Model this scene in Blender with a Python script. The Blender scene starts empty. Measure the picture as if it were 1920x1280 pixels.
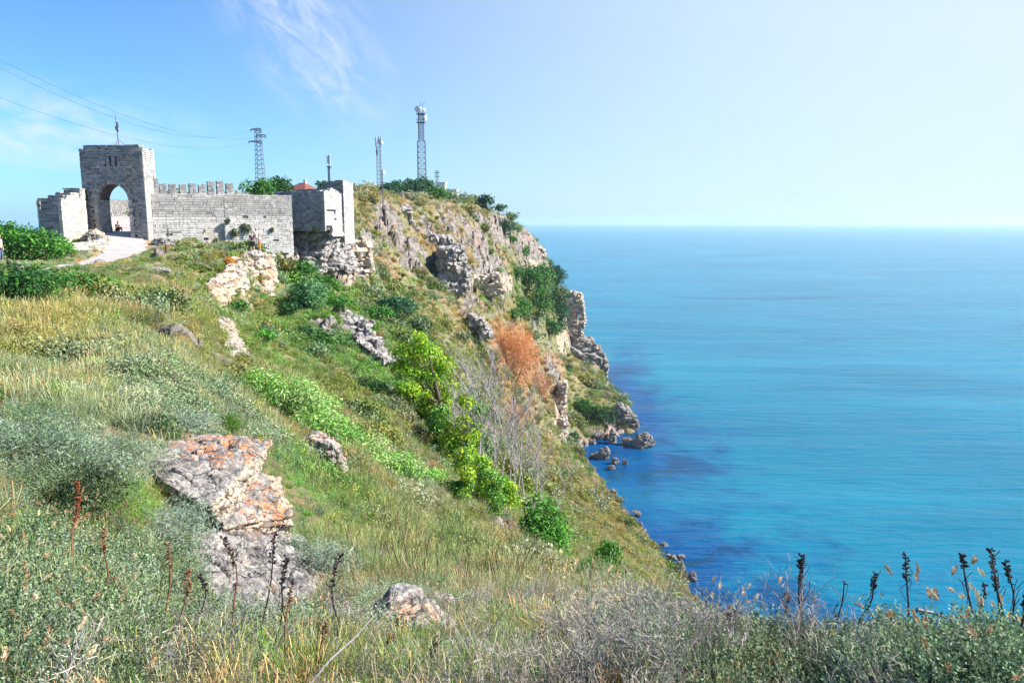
import bpy, bmesh, math, random
import numpy as np
from mathutils import Vector, Matrix, Euler
from mathutils.geometry import delaunay_2d_cdt
random.seed(7); RNG = np.random.default_rng(7)
R_ = math.radians
SC = bpy.context.scene
COL = SC.collection

# ------------------------------------------------------------------ camera
CAMZ = 60.0; FPX = 1400.0; PITCH = R_(9.1)
cd = bpy.data.cameras.new("camera"); cam = bpy.data.objects.new("camera", cd); COL.objects.link(cam)
cd.lens = 36.0 * FPX / 1920.0; cd.sensor_width = 36.0; cd.clip_start = 0.1; cd.clip_end = 120000
cam.location = (0, 0, CAMZ); cam.rotation_euler = (math.pi / 2 - PITCH, 0, 0)
SC.camera = cam

# ------------------------------------------------------------------ light
SUN_AZ, SUN_EL = 90.0, 38.0
world = bpy.data.worlds.new("World"); SC.world = world; world.use_nodes = True
wn = world.node_tree.nodes; wl = world.node_tree.links; wn.clear()
wo = wn.new("ShaderNodeOutputWorld"); bg = wn.new("ShaderNodeBackground")
sky = wn.new("ShaderNodeTexSky"); sky.sky_type = 'NISHITA'; sky.sun_disc = False
sky.sun_elevation = R_(SUN_EL); sky.sun_rotation = R_(SUN_AZ)
sky.altitude = 0; sky.air_density = 1.0; sky.dust_density = 0.5; sky.ozone_density = 4.0
# thin cirrus: noise on the sky direction
tc = wn.new("ShaderNodeTexCoord")
def wmath(op, a, b=None, clamp=False):
    n = wn.new("ShaderNodeMath"); n.operation = op; n.use_clamp = clamp
    for i, v in enumerate((a, b)):
        if v is None: continue
        if isinstance(v, (int, float)): n.inputs[i].default_value = v
        else: wl.new(v, n.inputs[i])
    return n.outputs[0]
def skydir(px, py):
    x = (px - 960) / FPX; y = -(py - 640) / FPX
    return Vector((x, math.cos(PITCH) + math.sin(PITCH) * y, -math.sin(PITCH) + math.cos(PITCH) * y)).normalized()
def wisp(px, py, ang, wid, stretch, scale, lo, hi, amt, seed):
    """soft streaky patch of cirrus around a sky direction"""
    c = skydir(px, py)
    rt = Vector((c.y, -c.x, 0)).normalized(); up = rt.cross(c).normalized()
    a1 = (rt * math.cos(ang) + up * math.sin(ang)); a2 = (up * math.cos(ang) - rt * math.sin(ang))
    def dot(v):
        n = wn.new("ShaderNodeVectorMath"); n.operation = 'DOT_PRODUCT'
        wl.new(tc.outputs['Generated'], n.inputs[0]); n.inputs[1].default_value = v
        return n.outputs['Value']
    u = wmath('DIVIDE', dot(a1), wid * stretch); v = wmath('DIVIDE', dot(a2), wid)
    d2 = wmath('ADD', wmath('MULTIPLY', u, u), wmath('MULTIPLY', v, v))
    fall = wmath('SUBTRACT', 1.0, wmath('POWER', d2, 0.7), True)
    cb = wn.new("ShaderNodeCombineXYZ")
    wl.new(wmath('MULTIPLY', dot(a1), scale), cb.inputs[0]); wl.new(wmath('MULTIPLY', dot(a2), scale * 2.6), cb.inputs[1])
    cb.inputs[2].default_value = seed
    nz = wn.new("ShaderNodeTexNoise"); nz.inputs['Scale'].default_value = 1.0; nz.inputs['Detail'].default_value = 8
    nz.inputs['Roughness'].default_value = 0.62; nz.inputs['Distortion'].default_value = 0.9
    wl.new(cb.outputs[0], nz.inputs['Vector'])
    mr = wn.new("ShaderNodeMapRange"); mr.interpolation_type = 'SMOOTHSTEP'
    mr.inputs[1].default_value = lo; mr.inputs[2].default_value = hi
    wl.new(nz.outputs[0], mr.inputs[0])
    front = wmath('GREATER_THAN', dot(c), 0.5)
    return wmath('MULTIPLY', wmath('MULTIPLY', wmath('MULTIPLY', mr.outputs[0], fall), front), amt)
m = wisp(570, 60, R_(-50), 0.085, 1.9, 16.0, 0.32, 0.84, 0.80, 3.1)
m = wmath('ADD', m, wisp(120, 225, R_(-6), 0.05, 4.0, 9.0, 0.33, 0.7, 0.55, 8.3))
m = wmath('ADD', m, wisp(640, 180, R_(-15), 0.02, 3.0, 14.0, 0.38, 0.7, 0.40, 1.7))
m = wmath('ADD', m, wisp(60, 270, R_(-4), 0.03, 4.0, 8.0, 0.28, 0.65, 0.6, 5.0), True)
mixc = wn.new("ShaderNodeMix"); mixc.data_type = 'RGBA'
tint = wn.new("ShaderNodeMix"); tint.data_type = 'RGBA'; tint.blend_type = 'MULTIPLY'; tint.inputs[0].default_value = 1.0
wl.new(sky.outputs[0], tint.inputs[6]); tint.inputs[7].default_value = (0.62, 0.985, 1.30, 1)
# bright sea haze glow on the sun's side of the sky
gd = Vector((math.sin(R_(72)) * math.cos(R_(8)), math.cos(R_(72)) * math.cos(R_(8)), math.sin(R_(8))))
gv = wn.new("ShaderNodeVectorMath"); gv.operation = 'DOT_PRODUCT'; wl.new(tc.outputs['Generated'], gv.inputs[0]); gv.inputs[1].default_value = gd
gm = wn.new("ShaderNodeMapRange"); gm.interpolation_type = 'SMOOTHSTEP'; gm.inputs[1].default_value = -0.22; gm.inputs[2].default_value = 0.88; gm.inputs[4].default_value = 0.92
wl.new(gv.outputs['Value'], gm.inputs[0]); glow = wn.new("ShaderNodeMix"); glow.data_type = 'RGBA'
gs = wn.new("ShaderNodeSeparateXYZ"); wl.new(tc.outputs['Generated'], gs.inputs[0])
gz = wn.new("ShaderNodeMapRange"); gz.interpolation_type = 'SMOOTHSTEP'; gz.inputs[1].default_value = 0.28; gz.inputs[2].default_value = 0.62; gz.inputs[3].default_value = 1.0; gz.inputs[4].default_value = 0.0
wl.new(gs.outputs[2], gz.inputs[0]); wl.new(wmath('MULTIPLY', gm.outputs[0], gz.outputs[0]), glow.inputs[0])
wl.new(tint.outputs[2], glow.inputs[6]); glow.inputs[7].default_value = (4.9, 5.7, 6.25, 1)
wl.new(m, mixc.inputs[0]); wl.new(glow.outputs[2], mixc.inputs[6]); mixc.inputs[7].default_value = (5.9, 6.1, 6.9, 1)
wl.new(mixc.outputs[2], bg.inputs[0]); bg.inputs[1].default_value = 0.0715
wl.new(bg.outputs[0], wo.inputs[0])

sd = bpy.data.lights.new("sun", 'SUN'); sd.energy = 5.0; sd.angle = R_(0.53); sd.color = (1.0, 0.945, 0.86)
sun = bpy.data.objects.new("sun", sd); COL.objects.link(sun)
SDIR = Vector((math.sin(R_(SUN_AZ)) * math.cos(R_(SUN_EL)), math.cos(R_(SUN_AZ)) * math.cos(R_(SUN_EL)), math.sin(R_(SUN_EL))))
sun.rotation_euler = SDIR.to_track_quat('Z', 'Y').to_euler(); sun.location = (60, -20, 120)
SC.view_settings.view_transform = 'Standard'; SC.view_settings.look = 'None'
SC.view_settings.exposure = 1.2; SC.view_settings.gamma = 1.0; SC.view_settings.use_curve_mapping = False
SC.cycles.max_bounces = 4; SC.cycles.diffuse_bounces = 2; SC.cycles.glossy_bounces = 2
SC.cycles.transmission_bounces = 2; SC.cycles.volume_bounces = 1; SC.cycles.transparent_max_bounces = 8
SC.cycles.use_denoising = True; SC.cycles.use_adaptive_sampling = True; SC.cycles.adaptive_threshold = 0.02; SC.cycles.adaptive_min_samples = 16
SC.cycles.sample_clamp_indirect = 6.0; SC.cycles.caustics_reflective = False; SC.cycles.caustics_refractive = False

# ------------------------------------------------------------------ picture <-> world helpers (for measuring only)
def ray(px, py):
    x = (px - 960) / FPX; y = -(py - 640) / FPX
    return np.array((x, math.cos(PITCH) + math.sin(PITCH) * y, -math.sin(PITCH) + math.cos(PITCH) * y))
def W(px, py, d):
    """world point seen at photo pixel (px,py) at horizontal distance d from the camera"""
    r = ray(px, py); return Vector(r * (d / math.hypot(r[0], r[1]))) + Vector((0, 0, CAMZ))
def WZ(px, py, z=0.0):
    r = ray(px, py); return Vector(r * ((z - CAMZ) / r[2])) + Vector((0, 0, CAMZ))
def project(x, y, z):
    c, s = math.cos(PITCH), math.sin(PITCH)
    dz = z - CAMZ; f = y * c - dz * s; u = y * s + dz * c
    f = np.maximum(f, 1e-3)
    return 960 + FPX * x / f, 640 - FPX * u / f

# ------------------------------------------------------------------ numpy noise
def _hash(ix, iy, iz, seed):
    h = (ix.astype(np.int64) * 374761393 + iy.astype(np.int64) * 668265263 + iz.astype(np.int64) * 2147483647 % 1000003 + seed * 974711) & 0xffffffff
    h = ((h ^ (h >> 13)) * 1274126177) & 0xffffffff
    h = (h ^ (h >> 16)) & 0xffffff
    return h / float(0xffffff)
def vnoise(x, y, z=None, seed=0):
    if z is None: z = np.zeros_like(x)
    x0 = np.floor(x); y0 = np.floor(y); z0 = np.floor(z)
    fx = x - x0; fy = y - y0; fz = z - z0
    fx = fx * fx * (3 - 2 * fx); fy = fy * fy * (3 - 2 * fy); fz = fz * fz * (3 - 2 * fz)
    r = 0
    for dx in (0, 1):
        wx = fx if dx else 1 - fx
        for dy in (0, 1):
            wy = fy if dy else 1 - fy
            for dz in (0, 1):
                if dz and not np.any(fz): continue
                wz = fz if dz else 1 - fz
                r = r + wx * wy * wz * _hash(x0 + dx, y0 + dy, z0 + dz, seed)
    return r * 2 - 1
def fbm(x, y, z=None, oct=4, seed=0, gain=0.5, ridged=False):
    a = 1.0; s = 0; t = 0
    for i in range(oct):
        n = vnoise(x, y, z, seed + i * 17)
        if ridged: n = 1 - 2 * np.abs(n)
        s = s + a * n; t += a; a *= gain
        c_, s_ = 1.6, 1.2
        x, y = x * c_ - y * s_ + 3.7, x * s_ + y * c_ + 1.3
        if z is not None: z = z * 2.0 + 5.1
    return s / t

# ------------------------------------------------------------------ object helpers
def tag(o, label=None, cat=None, group=None, kind=None):
    if label: o['label'] = label
    if cat: o['category'] = cat
    if group: o['group'] = group
    if kind: o['kind'] = kind
    return o
def empty(name, loc, rz=0.0, label=None, cat=None, group=None):
    o = bpy.data.objects.new(name, None); COL.objects.link(o); o.location = loc; o.rotation_euler = (0, 0, rz)
    o.empty_display_size = 0.2
    return tag(o, label, cat, group)
def link(name, me, mat=None, parent=None):
    if mat is not None: me.materials.append(mat)
    o = bpy.data.objects.new(name, me); COL.objects.link(o)
    if parent is not None: o.parent = parent
    return o
def np_mesh(name, V, F, smooth=False, attrs=None, uv=None):
    """V (n,3), F (m,k) with fixed k; fast mesh creation"""
    V = np.ascontiguousarray(V, dtype=np.float32); F = np.ascontiguousarray(F, dtype=np.int32)
    me = bpy.data.meshes.new(name); k = F.shape[1]
    me.vertices.add(len(V)); me.vertices.foreach_set('co', V.ravel())
    me.loops.add(F.size); me.loops.foreach_set('vertex_index', F.ravel())
    me.polygons.add(len(F)); me.polygons.foreach_set('loop_start', np.arange(0, F.size, k, dtype=np.int32))
    me.polygons.foreach_set('loop_total', np.full(len(F), k, dtype=np.int32))
    me.update(calc_edges=True)
    me.polygons.foreach_set('use_smooth', np.full(len(F), bool(smooth)))
    if attrs:
        for an, (dom, data) in attrs.items():
            data = np.asarray(data, dtype=np.float32)
            if data.ndim == 1:
                a = me.attributes.new(an, 'FLOAT', dom); a.data.foreach_set('value', data)
            else:
                if data.shape[1] == 3: data = np.concatenate([data, np.ones((len(data), 1), np.float32)], 1)
                a = me.attributes.new(an, 'FLOAT_COLOR', dom); a.data.foreach_set('color', np.ascontiguousarray(data).ravel())
    if uv is not None:
        u = me.uv_layers.new(name='UVMap'); u.data.foreach_set('uv', np.ascontiguousarray(uv, dtype=np.float32).ravel())
    return me

class MB:
    """collects boxes, prisms and tubes into one mesh (world or local metres)"""
    def __init__(s): s.V = []; s.F = []
    def add(s, vs, fs):
        b = len(s.V); s.V += [tuple(v) for v in vs]; s.F += [tuple(b + i for i in f) for f in fs]
    def box(s, c, sz, rz=0.0, M=None):
        x, y, z = sz[0] / 2, sz[1] / 2, sz[2] / 2
        m = M if M is not None else Matrix.Translation(Vector(c)) @ Matrix.Rotation(rz, 4, 'Z')
        vs = [m @ Vector(p) for p in ((-x, -y, -z), (x, -y, -z), (x, y, -z), (-x, y, -z), (-x, -y, z), (x, -y, z), (x, y, z), (-x, y, z))]
        s.add(vs, [(0, 3, 2, 1), (4, 5, 6, 7), (0, 1, 5, 4), (1, 2, 6, 5), (2, 3, 7, 6), (3, 0, 4, 7)])
    def tube(s, pts, rad, n=6, cap=True):
        pts = [Vector(p) for p in pts]
        rs = rad if isinstance(rad, (list, tuple)) else [rad] * len(pts)
        rings = []; ref = Vector((0.31, 0.95, 0.07))
        for i, p in enumerate(pts):
            d = (pts[min(i + 1, len(pts) - 1)] - pts[max(i - 1, 0)])
            if d.length < 1e-9: d = Vector((0, 0, 1))
            d.normalize(); a = d.cross(ref)
            if a.length < 1e-3: a = d.cross(Vector((1, 0, 0)))
            a.normalize(); b = d.cross(a)
            rings.append([p + (a * math.cos(t) + b * math.sin(t)) * rs[i] for t in [2 * math.pi * k / n for k in range(n)]])
        vs = [v for r in rings for v in r]; fs = []
        for i in range(len(rings) - 1):
            for k in range(n):
                fs.append((i * n + k, i * n + (k + 1) % n, (i + 1) * n + (k + 1) % n, (i + 1) * n + k))
        if cap: fs.append(tuple(range(n))[::-1]); fs.append(tuple((len(rings) - 1) * n + k for k in range(n)))
        s.add(vs, fs)
    def build(s, name, mat, parent=None, smooth=False):
        me = bpy.data.meshes.new(name); me.from_pydata(s.V, [], s.F); me.validate(); me.update()
        if smooth: me.polygons.foreach_set('use_smooth', [True] * len(me.polygons))
        return link(name, me, mat, parent)

# ------------------------------------------------------------------ node helpers
class NT:
    def __init__(s, name):
        s.m = bpy.data.materials.new(name); s.m.use_nodes = True; s.n = s.m.node_tree.nodes; s.l = s.m.node_tree.links
        s.n.clear(); s.out = s.n.new("ShaderNodeOutputMaterial"); s.b = s.n.new("ShaderNodeBsdfPrincipled")
        s.l.new(s.b.outputs[0], s.out.inputs[0]); s.b.inputs['Roughness'].default_value = 0.9
        s.b.inputs['Specular IOR Level'].default_value = 0.2
    def put(s, sock, v):
        if v is None: return
        if isinstance(v, (int, float)): sock.default_value = v
        elif isinstance(v, (tuple, list)):
            sock.default_value = tuple(v) + ((1,) if len(v) == 3 and len(sock.default_value) == 4 else ())
        else: s.l.new(v, sock)
    def math(s, op, a, b=None, c=None, clamp=False):
        n = s.n.new("ShaderNodeMath"); n.operation = op; n.use_clamp = clamp
        for i, v in enumerate((a, b, c)):
            if v is not None: s.put(n.inputs[i], v)
        return n.outputs[0]
    def mix(s, f, a, b, mode='MIX'):
        n = s.n.new("ShaderNodeMix"); n.data_type = 'RGBA'; n.blend_type = mode
        s.put(n.inputs[0], f); s.put(n.inputs[6], a); s.put(n.inputs[7], b); return n.outputs[2]
    def noise(s, vec, scale, detail=4, rough=0.55, dist=0.0, col=False):
        n = s.n.new("ShaderNodeTexNoise"); s.put(n.inputs['Vector'], vec); n.inputs['Scale'].default_value = scale
        n.inputs['Detail'].default_value = detail; n.inputs['Roughness'].default_value = rough; n.inputs['Distortion'].default_value = dist
        return n.outputs[1 if col else 0]
    def vor(s, vec, scale, feat='F1', out=0, rand=1.0):
        n = s.n.new("ShaderNodeTexVoronoi"); n.feature = feat; s.put(n.inputs['Vector'], vec); n.inputs['Scale'].default_value = scale
        n.inputs['Randomness'].default_value = rand
        return n.outputs[out]
    def ramp(s, f, stops, interp='LINEAR'):
        n = s.n.new("ShaderNodeValToRGB"); n.color_ramp.interpolation = interp; e = n.color_ramp.elements
        while len(e) < len(stops): e.new(0.5)
        for k, (p, c) in enumerate(stops):
            e[k].position = p; e[k].color = (c, c, c, 1) if isinstance(c, (int, float)) else tuple(c) + (1,)
        s.put(n.inputs[0], f); return n.outputs[0]
    def rng(s, f, a, b, c=0.0, d=1.0, smooth=True):
        n = s.n.new("ShaderNodeMapRange"); n.interpolation_type = 'SMOOTHSTEP' if smooth else 'LINEAR'
        s.put(n.inputs[0], f)
        for i, v in enumerate((a, b, c, d)): n.inputs[i + 1].default_value = v
        return n.outputs[0]
    def coord(s, kind='Object'):
        return s.n.new("ShaderNodeTexCoord").outputs[kind]
    def geo(s, out='Position'):
        return s.n.new("ShaderNodeNewGeometry").outputs[out]
    def attr(s, name, out='Fac', typ='GEOMETRY'):
        n = s.n.new("ShaderNodeAttribute"); n.attribute_name = name; n.attribute_type = typ; return n.outputs[out]
    def map(s, vec, scale=(1, 1, 1), rot=(0, 0, 0), loc=(0, 0, 0)):
        n = s.n.new("ShaderNodeMapping"); s.put(n.inputs[0], vec); n.inputs['Scale'].default_value = scale
        n.inputs['Rotation'].default_value = rot; n.inputs['Location'].default_value = loc; return n.outputs[0]
    def bump(s, h, strength=0.5, dist=0.05, normal=None):
        n = s.n.new("ShaderNodeBump"); n.inputs['Strength'].default_value = strength; n.inputs['Distance'].default_value = dist
        s.put(n.inputs['Height'], h)
        if normal is not None: s.put(n.inputs['Normal'], normal)
        return n.outputs[0]
    def done(s, col=None, rough=None, normal=None):
        if col is not None: s.put(s.b.inputs['Base Color'], col)
        if rough is not None: s.put(s.b.inputs['Roughness'], rough)
        if normal is not None: s.put(s.b.inputs['Normal'], normal)
        return s.m
def plain(name, col, rough=0.7, metal=0.0):
    t = NT(name); t.b.inputs['Metallic'].default_value = metal
    c = t.mix(t.rng(t.noise(t.coord(), 6.0, 5), 0.3, 0.7), tuple(v * 0.8 for v in col), tuple(min(1, v * 1.15) for v in col))
    return t.done(c, rough)

# ------------------------------------------------------------------ rock materials
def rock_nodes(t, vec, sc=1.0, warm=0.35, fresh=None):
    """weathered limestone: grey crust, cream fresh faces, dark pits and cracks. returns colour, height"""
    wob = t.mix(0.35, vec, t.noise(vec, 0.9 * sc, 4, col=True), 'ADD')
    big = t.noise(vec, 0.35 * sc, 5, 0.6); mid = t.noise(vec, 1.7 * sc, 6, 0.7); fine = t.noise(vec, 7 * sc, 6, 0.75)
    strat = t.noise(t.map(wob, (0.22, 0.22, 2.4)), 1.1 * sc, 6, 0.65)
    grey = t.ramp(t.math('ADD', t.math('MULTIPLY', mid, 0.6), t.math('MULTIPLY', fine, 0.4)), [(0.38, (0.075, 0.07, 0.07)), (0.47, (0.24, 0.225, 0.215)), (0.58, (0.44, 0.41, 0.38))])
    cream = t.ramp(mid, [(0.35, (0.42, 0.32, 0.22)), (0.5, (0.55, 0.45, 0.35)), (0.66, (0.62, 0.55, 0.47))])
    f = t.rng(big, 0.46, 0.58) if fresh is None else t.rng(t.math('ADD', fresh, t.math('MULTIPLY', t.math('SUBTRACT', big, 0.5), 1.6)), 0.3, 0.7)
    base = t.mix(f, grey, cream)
    base = t.mix(t.rng(strat, 0.56, 0.63, 0, 0.75), base, (0.12, 0.10, 0.09))
    base = t.mix(t.rng(fine, 0.60, 0.72, 0, 0.6), base, (0.09, 0.08, 0.08))
    h = t.math('ADD', t.math('MULTIPLY', strat, 0.9), t.math('MULTIPLY', mid, 0.9))
    h = t.math('ADD', h, t.math('MULTIPLY', fine, 0.45))
    if warm: base = t.mix(t.rng(t.noise(vec, 0.6 * sc, 5, 0.65, 0.5), 0.57, 0.66, 0, warm), base, (0.58, 0.25, 0.11))
    return base, h
# ------------------------------------------------------------------ terrain: control points (photo pixel, distance)
TP = [
 # near ground and rim
 (-100,1280,2.6),(300,1280,2.6),(700,1280,2.5),(960,1280,2.4),(1300,1280,2.3),(1700,1280,2.3),(2000,1280,2.3),
 (100,1130,3.4),(450,1180,3.6),(700,1200,3.3),(960,1190,3.3),(1150,1190,3.2),(1300,1200,3.1),(1500,1235,2.9),(1750,1235,2.9),(2000,1235,2.9),
 (1300,1165,4.0),(1200,1140,4.6),(1080,1130,5.0),
 (100,1000,4.6),(230,1050,4.6),(100,850,7.0),(250,900,6.5),(100,750,10.5),(300,780,10.5),(50,650,18),(300,650,18.5),(100,560,31),(300,560,32),
 (-200,1000,4.6),(-200,850,7),(-200,750,10.5),(-200,650,18),(-200,560,31),(-200,495,58),
 (100,520,44),(300,515,46),(50,497,56),(100,498,59),(200,500,60),(130,492,64),(300,480,66),
 # rock outcrop surroundings
 (420,930,9.6),(520,985,9.8),(430,1120,7.6),(430,1150,5.4),(560,1150,7.2),(560,1175,5.2),(600,1100,7.8),(620,1020,9.6),(300,985,7.6),(330,1040,7.4),(560,900,12),(500,850,13),(420,800,12.5),(450,770,15.5),(500,790,19),
 # slope below the rim
 (720,1130,5.6),(860,1150,5.0),(800,1090,8),(900,1100,8.5),(1000,1100,9),(700,1000,12.5),(800,1000,16),(900,1020,18),(1000,1010,24),(1050,1060,15),(1150,1100,12),(1200,1120,9),
 (600,900,15.5),(700,900,20),(800,900,30),(740,850,28),(600,790,28),(480,715,28),(650,830,24),(960,960,31),(900,950,36),(850,950,31),(850,880,40),
 (1050,1040,44),(1060,990,56),(1000,960,46),(1120,1080,50),(1180,1100,55),(1080,1000,60),(1000,900,85),(950,900,65),(900,850,62),(1050,900,115),(1100,950,95),(1150,960,114),(1150,1040,75),
 (1200,1010,122),(1250,1100,85),(1200,1080,72),
 (950,800,100),(1000,850,112),(1000,800,138),(1050,850,150),(1100,900,150),
 # plateau edge toward the castle
 (380,640,30),(400,600,38),(430,620,38.5),(470,690,36),(440,700,27),(400,690,24),(380,700,22),(520,700,36),(500,620,50),(600,650,50),(560,600,60),(620,720,42),(740,800,38),(740,700,58),(680,660,60),(650,600,65),(700,640,67),(850,760,62),(800,700,68),
 (330,560,40),(330,520,52),(400,520,58),(370,580,50),(400,577,60.5),(440,575,64),(500,562,67.5),(515,560,69.5),(430,500,63),(440,478,68),(475,474,69.5),(510,482,70.5),(520,500,71.5),(530,520,76),
 (430,600,58),(500,580,64),(560,560,72),
 # castle ground
 (180,455,76),(230,470,72),(220,443,80),(300,445,81),(300,463,74),(370,465,76),(430,468,80),(480,472,83),(540,478,86),(555,480,87),
 (220,425,88),(235,400,100),(235,386,118),(160,440,82),(120,460,80),(70,470,76),(0,480,72),(-100,480,72),(-200,480,72),
 # under the bastion, cliff and green slope below
 (560,432,90),(600,425,89),(640,425,90),(655,415,93),(580,500,85),(620,500,85.5),(640,510,86),(600,540,78),(640,565,80),(560,520,80),
 (660,452,93),(690,455,97),(650,515,88),(690,520,92),(665,530,87),(700,560,92),(750,560,105),(740,600,88),(800,620,95),(700,500,103),
 (700,430,112),(690,390,118),(670,365,122),(700,366,130),(750,368,142),(800,372,156),(850,376,172),
 (800,400,150),(750,430,128),(800,490,131),(800,515,123),(770,540,112),(850,470,142),(900,450,170),(850,545,131),(900,530,152),(900,560,140),(940,555,162),(950,545,168),
 (850,600,112),(870,640,112),(900,700,95),(900,640,122),(950,620,165),(920,560,146),(950,700,128),(1000,700,172),
 (895,384,192),(930,396,212),(960,412,232),(1000,442,252),(1018,460,262),(1022,485,262),(1000,490,240),(950,480,195),(970,560,205),(1000,500,236),
 (1040,500,276),(1060,545,286),(1080,545,296),(1088,560,300),(1094,600,299),(1085,640,296),(1072,655,292),(1060,660,272),(1050,700,266),(1000,620,224),(1040,650,246),(1040,600,262),
 (1020,740,196),(1045,800,188),(1040,770,196),(1060,820,186),(1050,760,208),(1100,720,240),(1130,712,270),(1135,730,258),(1165,747,232),(1175,765,224),(1150,790,212),(1100,800,207),(1185,790,216),(1080,820,198),
]
# in (azimuth deg, distance, z) where nothing of it is seen or measured
TZ = []
def shore(px, py): # shoreline vertex and the seabed just beyond it
    p = WZ(px, py, 0.0); return math.degrees(math.atan2(p.x, p.y)), math.hypot(p.x, p.y)
SHORE = [(1330,1152),(1290,1105),(1262,1068),(1230,1030),(1200,995),(1160,945),(1140,915),(1125,895),(1105,868),(1085,846),(1075,836),(1110,828),(1150,818),(1195,812),(1192,790),(1180,762),(1168,748),(1140,718),(1137,705)]
for px, py in SHORE:
    a, d = shore(px, py); TZ.append((a, d, 0.0)); 
for px, py, k in [(1345,1140,1),(1310,1095,1),(1280,1055,1),(1250,1020,1),(1220,985,1),(1180,938,1),(1150,895,1),(1110,850,1),(1200,825,1),(1210,800,1),(1200,770,1),(1185,745,1),(1160,715,1),(1160,690,1)]:
    a, d = shore(px, py); TZ.append((a, d + 2, -4.0))
for a in (-62, -50): # far left, plateau then down to the other sea
    for d, z in ((0.7,58.4),(3,58.2),(7,57.7),(18,57.0),(45,56.8),(80,56.5),(110,52),(150,0),(200,-8),(520,-12)): TZ.append((a, d, z))
for a, e in ((-37, 92), (-33, 100)):
    for d, z in ((e,56.5),(e+16,50),(e+60,0),(e+90,-8),(520,-12)): TZ.append((a, d, z))
for a in (-40,-30,-20,-10,0,10,20,30,40): TZ.append((a, 0.7, 58.45)); TZ.append((a, 1.5, 58.42))
TZ += [(-29,140,62.5),(-29,170,58),(-29,220,0),(-29,520,-12),(-25,125,63),(-25,200,63),(-25,260,50),(-25,300,0),(-25,520,-12),
       (-20,95,61),(-20,130,63.2),(-20,220,64),(-20,330,60),(-20,380,0),(-20,520,-12),
       (-14,96,61.5),(-14,130,63.8),(-14,220,65),(-14,350,64),(-14,400,0),(-14,520,-12),(-10,130,64.3),(-10,170,64.8),(-10,240,65),(-10,380,64),(-10,430,0),(-10,520,-12),
       (-6,180,64.8),(-6,240,65),(-6,380,62),(-6,440,0),(-6,520,-12),(-3,215,64.5),(-3,260,64),(-3,350,50),(-3,400,0),(-3,520,-12),
       (0,250,60.2),(0,285,56),(0,330,0),(0,520,-12),(1.8,268,55),(1.8,290,48),(1.8,325,0),(1.8,520,-12),(2.7,272,48),(2.7,290,40),(3.5,300,31),(4.6,306,26),(4.6,318,0),(3,325,-2),
       (5.6,302,20),(5.9,303,2),(5.6,309,0),(6.4,302,-4),(7,320,-8),(5,520,-12),(9,285,-5),(9,520,-12),
       (16,100,3),(18,98,0),(18,112,-5),(22,90,0),(22,105,-5),(30,82,0),(30,100,-6),(45,80,0),(45,100,-6),(62,80,0),(62,100,-6),(62,520,-12),(45,520,-12),(30,520,-12),(20,520,-12),(13,520,-12),(13,300,-9),(20,200,-8),(30,200,-9),
       (22,40,31),(30,40,30),(45,40,30),(62,40,30),(16,45,33),(13.5,60,26),(16,8,54.5),(22,7,54.6),(30,7,54.4),(45,7,54.4),(62,7,54.4),(14,20,47),
       (22,3.6,57.6),(30,3.6,57.7),(38,3.6,57.7),(45,3.6,57.7),(62,3.6,57.7),(45,0.7,58.4),(62,0.7,58.4)]
pts = []
for px, py, d in TP:
    p = W(px, py, d); pts.append((math.degrees(math.atan2(p.x, p.y)), d, p.z))
pts += TZ
LRS = 22.0  # weight of log range against azimuth
K2 = [Vector((a, math.log(d) * LRS)) for a, d, z in pts]
vo, eo, fo, ov, oe, of = delaunay_2d_cdt(K2, [], [], 0, 1e-6)
zc = [pts[o[0]][2] if o else 0 for o in ov]
Q = 1.0
A0, A1 = -60.0, 60.0
# azimuth columns: fine inside the view
acs = np.concatenate([np.linspace(A0, -36, int(90*Q), endpoint=False), np.linspace(-36, -4, int(400*Q), endpoint=False), np.linspace(-4, 16, int(380*Q), endpoint=False), np.linspace(16, 36, int(130*Q), endpoint=False), np.linspace(36, A1, int(50*Q))])
NR = int(1700 * Q); lr = np.linspace(math.log(0.75), math.log(480), NR)
NA = len(acs)
AG, LG = np.meshgrid(acs, lr, indexing='ij')
ZG = np.full(AG.shape, np.nan)
for f in fo:
    P = np.array([vo[i] for i in f]); zz = [zc[i] for i in f]
    i0, i1 = np.searchsorted(acs, [P[:, 0].min(), P[:, 0].max()]); j0, j1 = np.searchsorted(lr * LRS, [P[:, 1].min(), P[:, 1].max()])
    i1 = min(i1 + 1, NA); j1 = min(j1 + 1, NR)
    if i1 <= i0 or j1 <= j0: continue
    a = AG[i0:i1, j0:j1]; l = LG[i0:i1, j0:j1] * LRS
    (x1, y1), (x2, y2), (x3, y3) = P[:3]
    dt = (y2 - y3) * (x1 - x3) + (x3 - x2) * (y1 - y3)
    if abs(dt) < 1e-12: continue
    w1 = ((y2 - y3) * (a - x3) + (x3 - x2) * (l - y3)) / dt; w2 = ((y3 - y1) * (a - x3) + (x1 - x3) * (l - y3)) / dt; w3 = 1 - w1 - w2
    ins = (w1 >= -1e-6) & (w2 >= -1e-6) & (w3 >= -1e-6)
    ZG[i0:i1, j0:j1] = np.where(ins, w1 * zz[0] + w2 * zz[1] + w3 * zz[2], ZG[i0:i1, j0:j1])
for i in range(NA): # fill outside the hull
    row = ZG[i]; ok = ~np.isnan(row)
    if ok.any(): ZG[i] = np.interp(lr, lr[ok], row[ok])
def blur(Z, s, ax):
    k = np.exp(-0.5 * (np.arange(-3 * s, 3 * s + 1) / s) ** 2); k /= k.sum(); n = 3 * s
    Zp = np.concatenate([np.repeat(Z.take([0], ax), n, ax), Z, np.repeat(Z.take([-1], ax), n, ax)], ax)
    out = 0; L = Z.shape[ax]
    for t, w in enumerate(k): out = out + w * (Zp[t:t + L, :] if ax == 0 else Zp[:, t:t + L])
    return out
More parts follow.
